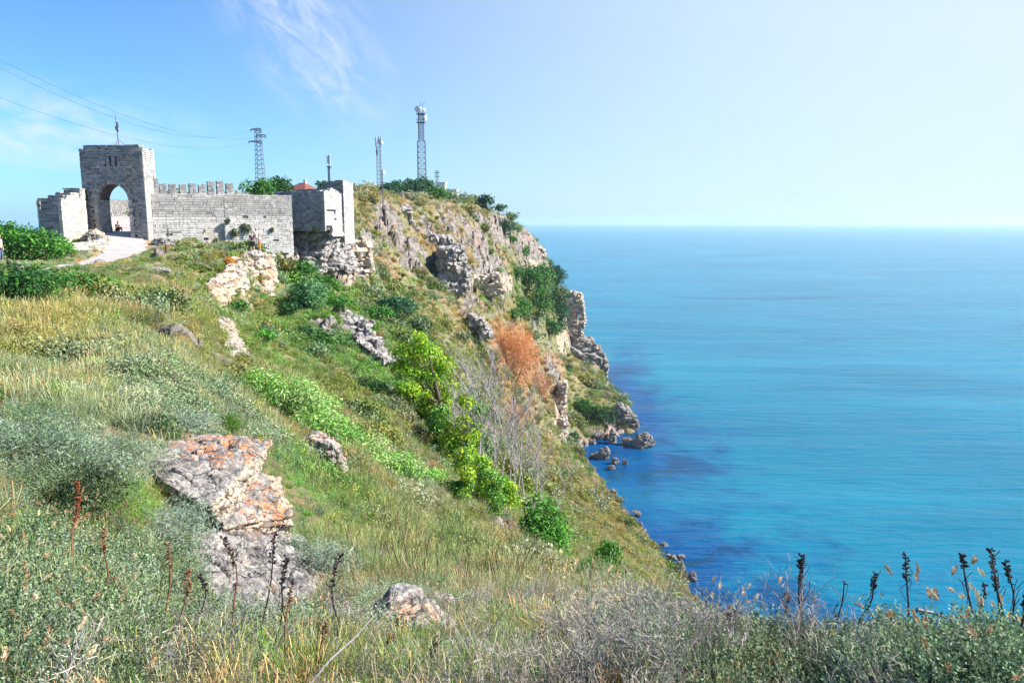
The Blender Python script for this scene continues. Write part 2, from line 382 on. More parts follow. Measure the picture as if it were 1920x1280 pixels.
ZG = blur(blur(ZG, max(1, int(5 * Q)), 0), max(1, int(4 * Q)), 1)
RG = np.exp(LG); XG = RG * np.sin(np.radians(AG)); YG = RG * np.cos(np.radians(AG))
PX, PY = project(XG, YG, ZG)
# slope of the base surface
gr = np.gradient(ZG, axis=1) / np.gradient(RG, axis=1); ga = np.gradient(ZG, axis=0) / (RG * np.gradient(np.radians(AG), axis=0))
SL = np.sqrt(gr ** 2 + ga ** 2)
def sstep(a, b, x):
    t = np.clip((x - a) / (b - a), 0, 1); return t * t * (3 - 2 * t)
def ell(cx, cy, rx, ry, rot=0, d0=0, d1=1e9, soft=0.5, X=None, Y=None, D=None):
    X = PX if X is None else X; Y = PY if Y is None else Y; D = RG if D is None else D
    c, s = math.cos(R_(rot)), math.sin(R_(rot)); u = ((X - cx) * c + (Y - cy) * s) / rx; v = (-(X - cx) * s + (Y - cy) * c) / ry
    return (1 - sstep(1 - soft, 1 + soft, np.sqrt(u * u + v * v))) * ((D > d0) & (D < d1))
def rockmask(X, Y, D, SLP, n1, n2):
    """how much bare rock: crags of the headland, ledges, cliff under the bastion, sea foot"""
    e = lambda *a, **k: ell(*a, X=X, Y=Y, D=D, **k)
    m = np.zeros_like(X)
    for a in [(590,470,60,45,10,82,100),(600,520,60,30,15,82,92),(668,485,26,45,10,84,100),(700,440,40,28,55,98,125),(735,400,36,22,40,110,160),(780,420,50,26,35,110,160),(760,470,60,30,30,105,145),
              (850,410,60,24,35,130,200),(830,500,60,28,20,118,150),(890,520,60,26,-12,125,185),(900,470,60,26,40,130,200),(930,420,60,30,45,165,235),(990,450,36,30,50,205,270),(940,530,40,20,-15,150,190),(1000,495,28,16,0,210,270),
              (1080,590,26,70,-5,270,310),(1050,650,22,50,8,262,300),(895,580,34,40,50,120,165),(905,612,28,18,30,110,150),(1050,790,14,60,0,170,215),(1035,700,16,45,-10,180,230),(975,765,20,12,20,130,190),
              (1150,815,50,16,0,195,235),(1100,830,40,10,0,190,215),(440,560,70,45,-20,55,74),(485,520,36,45,0,60,74),(430,640,24,55,-18,30,45),(640,612,60,26,25,55,70),(705,650,40,22,50,58,72)]:
        m = np.maximum(m, e(*a, soft=0.45))
    w = m * 0.86 + 0.66 * n1 + 0.40 * n2 - 0.30 + 0.25 * sstep(1.2, 3.0, SLP) * (D > 90)
    w = sstep(0.22, 0.5, w)
    spots = sstep(0.50, 0.62, 0.62 * n1 + 0.5 * n2) * (D > 12) * (D < 320) * 0.8
    return np.clip(np.maximum(w, spots * (m > 0) + spots * 0.35), 0, 1)
sc1 = 1 / np.clip(RG * 0.05, 0.6, 7)
nA = fbm(XG / 7, YG / 7, ZG / 7, 4, 11); nB = fbm(XG / 2.2, YG / 2.2, ZG / 2.2, 3, 23)
ROCK = rockmask(PX, PY, RG, SL, nA * 1.7, nB * 1.5)
# relief
ROADD0 = np.where((RG > 55) & (RG < 130) & (AG > -36) & (AG < -24), 0, 9)
far = sstep(25, 90, RG); dist = np.clip(RG / 60, 0.03, 1)
Z2 = ZG + 0.35 * dist * fbm(XG / 9, YG / 9, None, 4, 3) * (1 + far) + 0.30 * sstep(9, 30, RG) * (1 - 0.8 * (ROADD0 < 3)) * fbm(XG / 2.6, YG / 2.6, None, 3, 15) + 0.10 * np.clip(RG / 12, 0.1, 1) * fbm(XG / 1.4, YG / 1.4, None, 3, 5)
def worley(x, y, z, seed):
    """nearest cell point: distance and a random triple of that cell"""
    X0, Y0, Z0 = np.floor(x), np.floor(y), np.floor(z); bd = np.full(x.shape, 1e9); b2 = np.full(x.shape, 1e9); r1 = np.zeros_like(x); r2 = np.zeros_like(x); r3 = np.zeros_like(x); dx_ = np.zeros_like(x); dy_ = np.zeros_like(x)
    for i in (-1, 0, 1):
        for j in (-1, 0, 1):
            for k in (-1, 0, 1):
                cx, cy, cz = X0 + i, Y0 + j, Z0 + k
                qx = cx + _hash(cx, cy, cz, seed); qy = cy + _hash(cx, cy, cz, seed + 1); qz = cz + _hash(cx, cy, cz, seed + 2)
                d = (qx - x) ** 2 + (qy - y) ** 2 + (qz - z) ** 2; m_ = d < bd; b2 = np.where(m_, bd, np.minimum(b2, d))
                bd = np.where(m_, d, bd); r1 = np.where(m_, _hash(cx, cy, cz, seed + 3), r1); r2 = np.where(m_, _hash(cx, cy, cz, seed + 4), r2); r3 = np.where(m_, _hash(cx, cy, cz, seed + 5), r3)
                dx_ = np.where(m_, x - qx, dx_); dy_ = np.where(m_, y - qy, dy_)
    return np.sqrt(b2) - np.sqrt(bd), r1, r2, r3, dx_, dy_
selr = (ROCK > 0.02) & (RG > 22) & (RG < 330) & (np.abs(AG) < 40)
gx, gy, gz = XG[selr], YG[selr], ZG[selr]; off = 0
wx = 0.5 * fbm(gx / 3, gy / 3, gz / 3, 2, 91)
for s_, am, sd_ in ((5.5, 2.3, 101), (2.2, 1.2, 131), (1.0, 0.6, 161)):
    d_, a_, b_, c_, ddx, ddy = worley(gx / s_ + wx, gy / s_ + wx, gz / (s_ * 0.8), sd_)
    off = off + am * ((a_ - 0.5) + 0.9 * ((b_ - 0.5) * ddx + (c_ - 0.5) * ddy) - 0.5 * np.exp(-d_ * 7))
sm = np.clip(gx * 0 + RG[selr] / 80, 0.25, 1)
Z2[selr] += ROCK[selr] * sm * (off + 0.5 * fbm(gx / 1.2, gy / 1.2, gz / 1.2, 3, 41, 0.6, True))
# strata: steps on steep rock
st = 1.25 + 0.35 * vnoise(XG / 30, YG / 30, None, 9); q = (Z2 + 0.5 * nA) / st; fr = q - np.floor(q)
Zt = (np.floor(q) + sstep(0.30, 0.70, fr)) * st - 0.5 * nA
Z2 = Z2 + (Zt - Z2) * ROCK * far * 0.8 * sstep(0.4, 1.2, SL)
# flat bed under the track and the castle
def flat(x, y, r, z, soft=2.0):
    global Z2
    w = 1 - sstep(r, r + soft, np.hypot(XG - x, YG - y)); Z2 = Z2 * (1 - w) + z * w
ZG = Z2
def H(x, y):
    """terrain height (bilinear)"""
    x = np.asarray(x, float); y = np.asarray(y, float)
    a = np.degrees(np.arctan2(x, y)); l = np.log(np.maximum(np.hypot(x, y), 0.8))
    fi = np.interp(a, acs, np.arange(NA)); fj = (l - lr[0]) / (lr[1] - lr[0])
    i = np.clip(fi.astype(int), 0, NA - 2); j = np.clip(fj.astype(int), 0, NR - 2); u = np.clip(fi - i, 0, 1); v = np.clip(fj - j, 0, 1)
    return (ZG[i, j] * (1 - u) * (1 - v) + ZG[i + 1, j] * u * (1 - v) + ZG[i, j + 1] * (1 - u) * v + ZG[i + 1, j + 1] * u * v)
def Hs(x, y): return float(H(x, y))
def samp(G, x, y):
    a = np.degrees(np.arctan2(x, y)); l = np.log(np.maximum(np.hypot(x, y), 0.8))
    i = np.clip(np.round(np.interp(a, acs, np.arange(NA))).astype(int), 0, NA - 1); j = np.clip(np.round((l - lr[0]) / (lr[1] - lr[0])).astype(int), 0, NR - 1)
    return G[i, j]
def hit(px, py, dmin=1.5, dmax=460):
    """first terrain point seen at a photo pixel"""
    r = ray(px, py); hl = math.hypot(r[0], r[1]); d = np.exp(np.linspace(math.log(dmin), math.log(dmax), 4000))
    x = r[0] / hl * d; y = r[1] / hl * d; z = CAMZ + r[2] / hl * d; g = H(x, y) >= z
    if not g.any(): return None
    k = int(np.argmax(g)); return Vector((x[k], y[k], float(z[k])))
# ------------------------------------------------------------------ road
RP = [hit(60, 503), hit(130, 496), hit(185, 490), W(232, 474, 72), W(238, 458, 76.5), W(226, 447, 79.5)]
RP += [W(217, 443, 80.8), W(222, 436, 84.5)] + [W(224, 418, 95), W(233, 395, 108), W(238, 385, 122), W(240, 380, 150)]
RWID = [0.7, 0.8, 1.0, 1.6, 1.5, 1.3, 1.25, 1.3, 1.5, 1.5, 1.5, 1.5]
def catmull(P, n):
    out = []
    for i in range(len(P) - 1):
        p0 = P[max(i - 1, 0)]; p1 = P[i]; p2 = P[i + 1]; p3 = P[min(i + 2, len(P) - 1)]
        for k in range(n):
            t_ = k / n; out.append(0.5 * ((2 * p1) + (p2 - p0) * t_ + (2 * p0 - 5 * p1 + 4 * p2 - p3) * t_ ** 2 + (3 * p1 - p0 - 3 * p2 + p3) * t_ ** 3))
    return out + [P[-1]]
cl_ = catmull([Vector((p.x, p.y, 0)) for p in RP], 24); wd = np.interp(np.arange(len(cl_)), np.arange(len(RP)) * 24, RWID)
RC = np.array([(p.x, p.y) for p in cl_])
nC = 13; Vr = []
for i, p in enumerate(cl_):
    d = cl_[min(i + 1, len(cl_) - 1)] - cl_[max(i - 1, 0)]; d.normalize(); sdv = Vector((d.y, -d.x, 0))
    for k in range(nC):
        q = p + sdv * (wd[i] * (2 * k / (nC - 1) - 1) * (1 + 0.08 * math.sin(i * 0.7 + k))); Vr.append((q.x, q.y, 0))
Vr = np.array(Vr)
# smooth road height, and the terrain pressed down just under it
rz = H(Vr[:, 0], Vr[:, 1]).reshape(-1, nC); rc_ = rz.mean(1); rc_ = np.convolve(np.pad(rc_, 8, 'edge'), np.ones(17) / 17, 'valid')
Vr[:, 2] = np.repeat(rc_, nC) + 0.03
F = np.array([(i * nC + k, i * nC + k + 1, (i + 1) * nC + k + 1, (i + 1) * nC + k) for i in range(len(cl_) - 1) for k in range(nC - 1)])[:, ::-1]
road_z = rc_

# press the terrain onto the road bed
sel = (RG > 50) & (RG < 160) & (AG > -37) & (AG < -24)
gx = XG[sel]; gy = YG[sel]; best = np.full(gx.shape, 1e9); bi = np.zeros(gx.shape, int)
for i in range(len(cl_)):
    d_ = np.hypot(gx - cl_[i].x, gy - cl_[i].y) - wd[i]; u_ = d_ < best; best[u_] = d_[u_]; bi[u_] = i
wt = 1 - sstep(0.3, 2.2, best); ZG[sel] = ZG[sel] * (1 - wt) + (road_z[bi] - 0.03) * wt
ROADD = np.full(XG.shape, 1e9); ROADD[sel] = best
t = NT('worn_asphalt'); pos = t.geo('Position')
c = t.mix(t.rng(t.noise(pos, 1.2, 6, 0.7), 0.35, 0.65), (0.34, 0.31, 0.30), (0.46, 0.42, 0.40)); c = t.mix(t.rng(t.noise(pos, 0.5, 4), 0.55, 0.7, 0, 0.5), c, (0.42, 0.33, 0.24))
road = link('road', np_mesh('road', Vr, F, True), t.done(c, 0.95, t.bump(t.noise(pos, 12, 4), 0.3, 0.02))); tag(road, kind='structure')
# ------------------------------------------------------------------ vegetation colour by place (species patches)
STRAW=(0.36,0.285,0.15); TAN=(0.34,0.22,0.11); OLIVE=(0.17,0.185,0.045); GREEN=(0.085,0.19,0.03); LUSH=(0.09,0.27,0.03); GREY=(0.22,0.25,0.17); SAGE=(0.16,0.23,0.14); RUST=(0.42,0.15,0.05); DARK=(0.025,0.075,0.02); PALE=(0.40,0.40,0.20); PINK=(0.40,0.20,0.14); YEL=(0.32,0.27,0.03)
VPATCH = [ # cx,cy,rx,ry,rot,d0,d1,colour,weight
 (250,600,330,70,-5,18,70,STRAW,0.12),(150,660,260,60,0,10,40,OLIVE,0.5),(80,610,90,40,0,14,40,YEL,0.5),(420,640,80,60,0,20,50,OLIVE,0.6),(330,540,120,60,0,30,80,OLIVE,0.5),(90,530,130,26,0,30,75,GREEN,0.9),(250,720,120,50,0,8,20,PALE,0.5),(240,690,90,40,0,8,30,SAGE,0.4),
 (100,860,180,90,0,4,12,SAGE,0.8),(330,770,120,40,0,8,16,SAGE,0.6),(160,1130,260,110,0,2,7,SAGE,1.4),(700,1230,300,60,0,2,5,GREEN,0.5),(60,1230,200,60,0,2,5,GREEN,0.6),(60,1040,80,60,0,2,7,SAGE,0.6),(250,800,260,30,0,7,14,GREY,0.4),
 (520,620,100,70,20,36,70,GREEN,0.8),(600,690,140,60,30,30,60,GREEN,0.7),(580,540,70,60,40,60,95,LUSH,0.7),(700,600,110,30,30,55,90,GREEN,0.7),(690,680,60,40,30,40,70,LUSH,0.6),(620,630,60,18,20,45,70,DARK,0.5),
 (560,760,120,40,30,15,40,STRAW,0.4),(700,760,110,60,30,20,50,OLIVE,0.7),(620,940,120,90,20,8,30,GREEN,0.7),(560,920,60,70,0,8,22,LUSH,0.5),(800,1000,160,80,10,10,40,OLIVE,0.6),(760,960,60,60,0,14,30,GREY,0.5),
 (900,1080,260,70,0,5,25,GREY,0.4),(860,1050,60,40,0,8,20,GREEN,0.6),(1000,1060,120,50,0,8,30,YEL,0.25),(700,880,70,40,30,20,40,STRAW,0.5),(760,900,50,40,0,20,40,SAGE,0.7),(740,750,50,30,0,30,60,LUSH,0.5),
 (1100,1020,110,100,50,50,130,OLIVE,0.5),(1180,1050,120,50,50,60,140,STRAW,0.35),(1130,940,80,60,50,70,160,PINK,0.3),(1000,860,120,40,50,70,160,TAN,0.4),(960,780,80,30,50,80,150,OLIVE,0.5),(1050,960,50,60,40,50,120,GREEN,0.4),
 (800,610,110,40,30,85,130,OLIVE,0.6),(850,600,50,50,0,95,140,TAN,0.5),(880,700,60,60,40,80,150,OLIVE,0.5),(700,545,60,20,20,80,110,GREEN,0.6),(640,600,50,40,30,60,90,GREEN,0.6),
 (965,655,48,62,20,110,215,RUST,1.6),(1000,720,30,60,-20,140,215,PINK,0.9),(960,770,40,20,30,110,200,RUST,0.9),(1045,700,16,50,0,180,240,PINK,0.7),(1100,760,70,40,30,200,270,GREEN,0.6),(1130,790,40,25,0,200,240,DARK,0.6),(1090,740,60,20,30,200,270,TAN,0.5),
 (740,420,80,30,30,100,170,TAN,0.6),(880,460,60,30,30,120,210,RUST,0.35),(820,470,50,20,30,110,170,TAN,0.5),(700,375,90,12,5,110,170,STRAW,0.9),(800,390,120,14,8,130,200,TAN,0.5),(910,440,60,30,40,150,230,PALE,0.3),(980,560,50,70,60,180,300,GREEN,0.8),(1080,700,20,20,0,240,300,TAN,0.4),(740,500,40,20,30,90,140,RUST,0.5),
 (1300,1240,140,40,0,2,5,SAGE,0.4),(1600,1240,400,60,0,2,6,SAGE,0.7),(1100,1240,160,50,0,2,6,GREY,0.8),(1400,1200,140,40,0,2,7,PINK,0.25),(940,870,60,60,50,40,110,GREEN,0.6),(1000,950,60,50,50,40,100,GREEN,0.5)]
PAL = np.array([OLIVE, STRAW, GREEN, GREY, OLIVE, SAGE, TAN, OLIVE, GREEN, GREY])
def vegcol(X, Y, D, x, y, rnd):
    """colour for plants standing at world x,y (photo position X,Y at distance D)"""
    n1 = fbm(x / 3.2, y / 3.2, None, 5, 51, 0.62) * 1.25; n2 = fbm(x / 11, y / 11, None, 3, 77)
    idx = np.clip(((n1 * 0.9 + n2 * 0.9 + 1) * 0.5 + (rnd - 0.5) * 1.05) * 10, 0, 9.99).astype(int)
    c = PAL[idx]
    W_ = np.full(X.shape, 0.8)[..., None]; acc = c * W_
    for cx, cy, rx, ry, rot, d0, d1, colr, w in VPATCH:
        e = ell(cx, cy, rx, ry, rot, d0, d1, 0.6, X, Y, D) * w * np.clip(0.9 + 1.6 * n1, 0.1, 2.0)
        acc = acc + e[..., None] * np.array(colr); W_ = W_ + e[..., None]
    return acc / W_

# ground mesh
FRESH = np.zeros_like(ZG)
for a in [(668,490,26,40,10,84,100),(850,545,60,14,-5,118,150),(940,530,60,16,-12,125,190),(1035,800,18,50,0,170,230),(1085,590,16,60,-5,270,310),(1050,650,16,46,8,262,300),(1150,820,50,16,0,195,235),(440,560,80,50,-20,55,74),(490,520,40,50,0,60,74),(430,640,24,55,-18,30,45),(600,525,40,14,0,75,92),(1000,500,30,12,0,210,270)]:
    FRESH = np.maximum(FRESH, ell(*a))
idx = np.arange(NA * NR).reshape(NA, NR)
F = np.stack([idx[:-1, :-1], idx[1:, :-1], idx[1:, 1:], idx[:-1, 1:]], -1).reshape(-1, 4)
keep = (ZG.reshape(-1)[F].max(1) > -6)
F = F[keep][:, ::-1]
V = np.stack([XG, YG, ZG], -1).reshape(-1, 3)
GC = vegcol(PX, PY, RG, XG, YG, np.full(XG.shape, 0.5)).reshape(-1, 3)
used = np.zeros(len(V), bool); used[F.ravel()] = True; rm = np.cumsum(used) - 1
me = np_mesh('terrain', V[used], rm[F], True, {'rock': ('POINT', ROCK.reshape(-1)[used]), 'veg': ('POINT', GC[used]), 'fresh': ('POINT', FRESH.reshape(-1)[used]), 'verge': ('POINT', (1 - sstep(0.2, 1.6, ROADD)).reshape(-1)[used])})
t = NT('hillside')
pos = t.geo('Position')
rc, rh = rock_nodes(t, pos, 0.5, 0.55, t.attr('fresh'))
soil = t.mix(t.rng(t.noise(pos, 0.9, 6, 0.7), 0.35, 0.65), (0.13, 0.09, 0.05), (0.07, 0.055, 0.03))
soil = t.mix(t.rng(t.noise(pos, 0.25, 5, 0.6), 0.4, 0.65), soil, (0.30, 0.22, 0.14))
veg = t.mix(1.0, t.attr('veg', 'Color'), t.ramp(t.noise(pos, 2.6, 6, 0.75), [(0.3, 0.35), (0.7, 1.25)]), 'MULTIPLY')
gcol = t.mix(t.rng(t.noise(pos, 0.6, 6, 0.7), 0.38, 0.58), soil, veg)
gcol = t.mix(t.rng(t.math('ADD', t.attr('verge'), t.math('MULTIPLY', t.math('SUBTRACT', t.noise(pos, 1.5, 5), 0.5), 1.0)), 0.3, 0.7), gcol, (0.40, 0.29, 0.17))
msk = t.rng(t.math('ADD', t.attr('rock'), t.math('MULTIPLY', t.math('SUBTRACT', t.noise(pos, 1.3, 6, 0.7), 0.5), 1.1)), 0.38, 0.6)
rc = t.mix(1.0, rc, (0.84, 0.80, 0.76), 'MULTIPLY')
colr = t.mix(msk, gcol, rc)
hh = t.math('ADD', t.math('MULTIPLY', rh, msk), t.math('MULTIPLY', t.noise(pos, 3.0, 6, 0.7), 0.6))
terrain = link('terrain', me, t.done(colr, 0.95, t.bump(hh, 0.9, 0.5)))
tag(terrain, kind='structure')

# ------------------------------------------------------------------ sea
na, nr = 700, 620
aa = np.radians(np.linspace(-75, 75, na)); rr = np.exp(np.linspace(math.log(55), math.log(15000), nr))
SA, SR = np.meshgrid(aa, rr, indexing='ij'); sx = SR * np.sin(SA); sy = SR * np.cos(SA)
depth = np.where(SR < 470, -H(sx, sy), 12.0)
hx = sx; hy = sy
shal = np.clip(1 - depth / 9, 0, 1) * (SR < 470)
idx = np.arange(na * nr).reshape(na, nr)
F = np.stack([idx[:-1, :-1], idx[:-1, 1:], idx[1:, 1:], idx[1:, :-1]], -1).reshape(-1, 4)[:, ::-1]
me = np_mesh('sea', np.stack([sx, sy, np.zeros_like(sx)], -1).reshape(-1, 3), F, True, {'shallow': ('POINT', shal.reshape(-1))})
t = NT('sea_water'); pos = t.geo('Position')
t.b.inputs['IOR'].default_value = 1.33; t.b.inputs['Specular IOR Level'].default_value = 0.13
big = t.noise(t.map(pos, (1, 1.6, 1)), 0.006, 4, 0.55, 0.4)
weed = t.noise(pos, 0.07, 5, 0.65, 0.6)
c = t.mix(t.rng(big, 0.35, 0.65), (0.0004, 0.125, 0.215), (0.0006, 0.165, 0.265))
sh = t.math('ADD', t.attr('shallow'), t.math('MULTIPLY', t.math('SUBTRACT', weed, 0.5), 0.9))
c = t.mix(t.rng(sh, 0.12, 0.55), c, (0.001, 0.06, 0.19))
c = t.mix(t.math('MULTIPLY', t.rng(weed, 0.5, 0.62), t.rng(t.attr('shallow'), 0.15, 0.6)), c, (0.003, 0.04, 0.10))
spx = t.n.new('ShaderNodeSeparateXYZ'); t.l.new(pos, spx.inputs[0])
q_ = t.math('DIVIDE', t.math('SUBTRACT', spx.outputs[0], 193.0), 78.0); line = t.math('ABSOLUTE', t.math('SUBTRACT', t.math('SUBTRACT', spx.outputs[1], 588.0), t.math('MULTIPLY', t.math('MULTIPLY', q_, q_), 16.0)))
c = t.mix(t.math('MULTIPLY', t.rng(t.math('ADD', line, t.math('MULTIPLY', t.noise(pos, 0.08, 4), 8)), 4, 16, 0.85, 0.0), t.rng(t.math('ABSOLUTE', q_), 0.6, 1.05, 1, 0)), c, (0.001, 0.05, 0.12))
streak = t.noise(t.map(pos, (0.25, 1.5, 1), (0, 0, R_(-6))), 0.012, 5, 0.6, 0.3); c = t.mix(t.rng(streak, 0.45, 0.72, 0, 0.42), c, (0.02, 0.26, 0.36))
w1 = t.noise(t.map(pos, (1, 2.2, 1), (0, 0, R_(24))), 0.9, 3, 0.6); w2 = t.noise(t.map(pos, (1, 3.0, 1), (0, 0, R_(12))), 0.16, 4, 0.6)
w3 = t.noise(t.map(pos, (1, 4.0, 1), (0, 0, R_(5))), 0.02, 4, 0.6)
h = t.math('ADD', t.math('MULTIPLY', w1, 0.35), t.math('ADD', t.math('MULTIPLY', w2, 1.6), t.math('MULTIPLY', w3, 5.0)))
sea = link('sea', me, t.done(c, 0.22, t.bump(h, 0.42, 1.0)))
tag(sea, kind='structure')

# ------------------------------------------------------------------ haze
mb = MB(); mb.box((0, 0, 47.0), (31000, 31000, 132.0))
t = NT('air'); t.n.remove(t.b); pv = t.n.new('ShaderNodeVolumePrincipled'); t.l.new(pv.outputs[0], t.out.inputs['Volume'])
pv.inputs['Color'].default_value = (0.66, 0.85, 1.0, 1); pv.inputs['Density'].default_value = 0.0001; pv.inputs['Anisotropy'].default_value = 0.3
haze = mb.build('haze', t.m); tag(haze, kind='stuff')
# ------------------------------------------------------------------ stonework
def azv(deg): return Vector((math.sin(R_(deg)), math.cos(R_(deg)), 0))
def run_to(A, az, px, smax=60):
    """distance along azimuth az from A until photo column px is reached"""
    best = (1e9, 0); v = azv(az)
    for k in range(1, int(smax * 20)):
        q = A + v * (k / 20); x, y = project(q.x, q.y, q.z)
        if abs(x - px) < best[0]: best = (abs(x - px), k / 20)
    return best[1]
def stone_mat(name, dark, light, bumpd=0.02):
    t = NT(name); v = t.coord('Object')
    c = t.mix(t.attr('shade'), dark, light)
    n = t.noise(v, 3.0, 6, 0.7); f = t.noise(v, 16, 5, 0.7)
    c = t.mix(t.rng(n, 0.35, 0.65, 0.0, 0.5), c, tuple(x * 0.6 for x in light))
    c = t.mix(t.rng(f, 0.56, 0.70, 0, 0.65), c, (0.10, 0.095, 0.10))
    c = t.mix(t.rng(t.noise(v, 0.45, 6, 0.65), 0.52, 0.68, 0, 0.35), c, tuple(x * 0.6 for x in dark))
    c = t.mix(t.rng(t.noise(t.map(v, (1.2, 1.2, 0.25)), 0.9, 6, 0.7), 0.57, 0.70, 0, 0.32), c, (0.20, 0.19, 0.19))
    c = t.mix(t.rng(t.noise(v, 0.22, 4, 0.6), 0.55, 0.68, 0, 0.30), c, (0.50, 0.38, 0.24))
    return t.done(c, 0.9, t.bump(t.math('ADD', n, t.math('MULTIPLY', f, 0.5)), 0.25, bumpd))
M_STONE = stone_mat('grey_masonry', (0.14, 0.14, 0.145), (0.50, 0.48, 0.46))
M_PALE = stone_mat('pale_masonry', (0.32, 0.30, 0.28), (0.72, 0.69, 0.65))
M_WARM = stone_mat('cream_masonry', (0.36, 0.325, 0.28), (0.68, 0.63, 0.56))
_t = NT('mortar'); M_MORTAR = _t.done(_t.mix(_t.rng(_t.noise(_t.coord(), 4, 5), 0.3, 0.7), (0.05, 0.05, 0.05), (0.15, 0.14, 0.135)), 0.95)

class Stones:
    def __init__(s): s.V = []; s.S = []
    def stone(s, O, U, N, u0, u1, v0, v1, p, depth, sh, lean=0.0):
        j = lambda a: random.uniform(-a, a)
        e = min(0.007, (v1 - v0) * 0.05, (u1 - u0) * 0.05)
        Z = Vector((0, 0, 1)); c = []
        for q, dn in ((0, -depth), (1, p)):
            for (uu, vv) in ((u0, v0), (u1, v0), (u1, v1), (u0, v1)):
                b = O + U * (uu + j(e)) + Z * (vv + j(e)) + N * (dn + (j(0.006) if q else 0) - lean * vv)
                c.append(b)
        s.V.append(c); s.S.append(sh)
    def panel(s, O, U, N, w, bot, top, inside=None, ch=(0.14, 0.25), cl=(0.22, 0.6), p=(0.0, 0.03), depth=0.30, lean=0.0, gap=0.004, rough=0.0, shf=None):
        """coursed rubble facing on the plane O + U*u + Z*v (v = absolute z - O.z); bot/top are functions of u"""
        vmin = min(bot(w * k / 20) for k in range(21)); vmax = max(top(w * k / 20) for k in range(21)); v = vmin
        while v < vmax:
            h = random.uniform(*ch); u = -random.uniform(0, 0.2)
            while u < w:
                l = random.uniform(*cl); ua, ub = max(u, 0), min(u + l, w); um = (ua + ub) / 2; u += l
                if ub - ua < 0.05: continue
                if ua == 0: ua += random.uniform(-0.02, 0.04)
                if ub == w: ub += random.uniform(-0.04, 0.02)
                b, t_ = bot(um), top(um)
                if v + h * 0.6 < b or v + h * 0.35 > t_: continue
                if inside and not inside(um, v + h / 2, ua, ub, v, v + h): continue
                if rough and random.random() < rough: continue
                gap = 0.008 if random.random() < 0.7 else 0.022
                vm = v + h / 2; sh = min(1, max(0, 0.5 + random.gauss(0, 0.21))) if random.random() > 0.06 else random.random() * 0.3
                if shf: sh = min(1, max(0, shf(um, vm, sh)))
                if h > 0.2 and random.random() < 0.18:
                    k = random.uniform(0.4, 0.6)
                    s.stone(O, U, N, ua + gap, ub - gap, v + gap, v + h * k - gap, random.uniform(*p), depth, sh, lean)
                    s.stone(O, U, N, ua + gap, ub - gap, v + h * k + gap, v + h - gap, random.uniform(*p), depth, sh, lean)
                else:
                    s.stone(O, U, N, ua + gap, ub - gap, v + gap, v + h - gap, random.uniform(*p), depth, sh, lean)
            v += h
    def top_row(s, O, U, N, w, z, thick, hh=(0.05, 0.22), sz=(0.25, 0.6)):
        """loose capping stones along a wall head; O at the front edge, wall thickness behind it"""
        for r in range(max(1, int(thick / 0.45))):
            u = 0
            while u < w:
                l = random.uniform(*sz)
                if random.random() < 0.85:
                    q = O + N * (-0.45 * r)
                    s.stone(q, U, N, u, min(u + l, w) - 0.02, z(u) - 0.05, z(u) + random.uniform(*hh), random.uniform(-0.03, 0.03), 0.42, random.random())
                u += l
    def mesh(s, name, mat, parent=None):
        V = np.array([[tuple(v) for v in c] for c in s.V], dtype=np.float32); n = len(V)
        f = np.array([(0, 1, 5, 4), (1, 2, 6, 5), (2, 3, 7, 6), (3, 0, 4, 7), (4, 5, 6, 7), (3, 2, 1, 0)])
        F = (np.arange(n)[:, None, None] * 8 + f[None]).reshape(-1, 4)
        me = np_mesh(name, V.reshape(-1, 3), F, False, {'shade': ('POINT', np.repeat(np.array(s.S), 8))})
        o = link(name, me, mat, parent); return o
def core(O, U, N, w, z0, z1, t, inset=0.02, lean=0.0):
    """solid mortar core behind the facing, base corner O, thickness t backwards; z0,z1 relative; z1 may be a list over u"""
    mb = MB(); zs = z1 if isinstance(z1, list) else [(0, z1), (w, z1)]
    for (ua, za), (ub, zb) in zip(zs[:-1], zs[1:]):
        Z = Vector((0, 0, 1)); c = []
        for dn0 in (-inset, -t + inset):
            for uu, vv in ((ua, z0), (ub, z0), (ub, zb - 0.03), (ua, za - 0.03)):
                uu = min(max(uu, inset), w - inset)
                c.append(O + U * uu + Z * vv + N * (dn0 - lean * vv))
        mb.add(c, [(0, 1, 2, 3), (7, 6, 5, 4), (0, 4, 5, 1), (1, 5, 6, 2), (2, 6, 7, 3), (3, 7, 4, 0)])
    return mb
def rel(parent, o):
    """parent without moving (parent is an unrotated empty)"""
    o.parent = parent; o.matrix_parent_inverse = Matrix.Translation(-parent.location); return o
const = lambda c: (lambda u: c)

# ---- gate tower
TU = azv(94); TN = azv(184); TB = -TN
A = W(162, 443, 80.0); A.z = 58.2
TW = run_to(Vector((A.x, A.y, 58.4)), 94, 279); TT = max(2.0, run_to(A + TU * TW, 4, 291)); TT = min(TT, 4.2)
ZT = W(210, 277, 80.5).z - A.z
gt = empty('gate_tower', A, 0, 'square grey stone gate tower with a round arch the road runs through', 'gate tower')
ax0 = run_to(Vector((A.x, A.y, 58.4)), 94, 189); ax1 = run_to(Vector((A.x, A.y, 58.4)), 94, 246); aw = ax1 - ax0; acx = (ax0 + ax1) / 2; ar = aw / 2
crown = W(216, 347, 80.5).z - A.z; spring = crown - ar
def in_arch(u, v, g=0.0): return abs(u - acx) < ar + g and (v < spring or (u - acx) ** 2 + (v - spring) ** 2 < (ar + g) ** 2)
slits = [(run_to(Vector((A.x, A.y, 66.5)), 94, 204.5), ), (run_to(Vector((A.x, A.y, 66.5)), 94, 215.0), )]
sz0 = W(210, 315, 80.5).z - A.z; sz1 = W(210, 296, 80.5).z - A.z
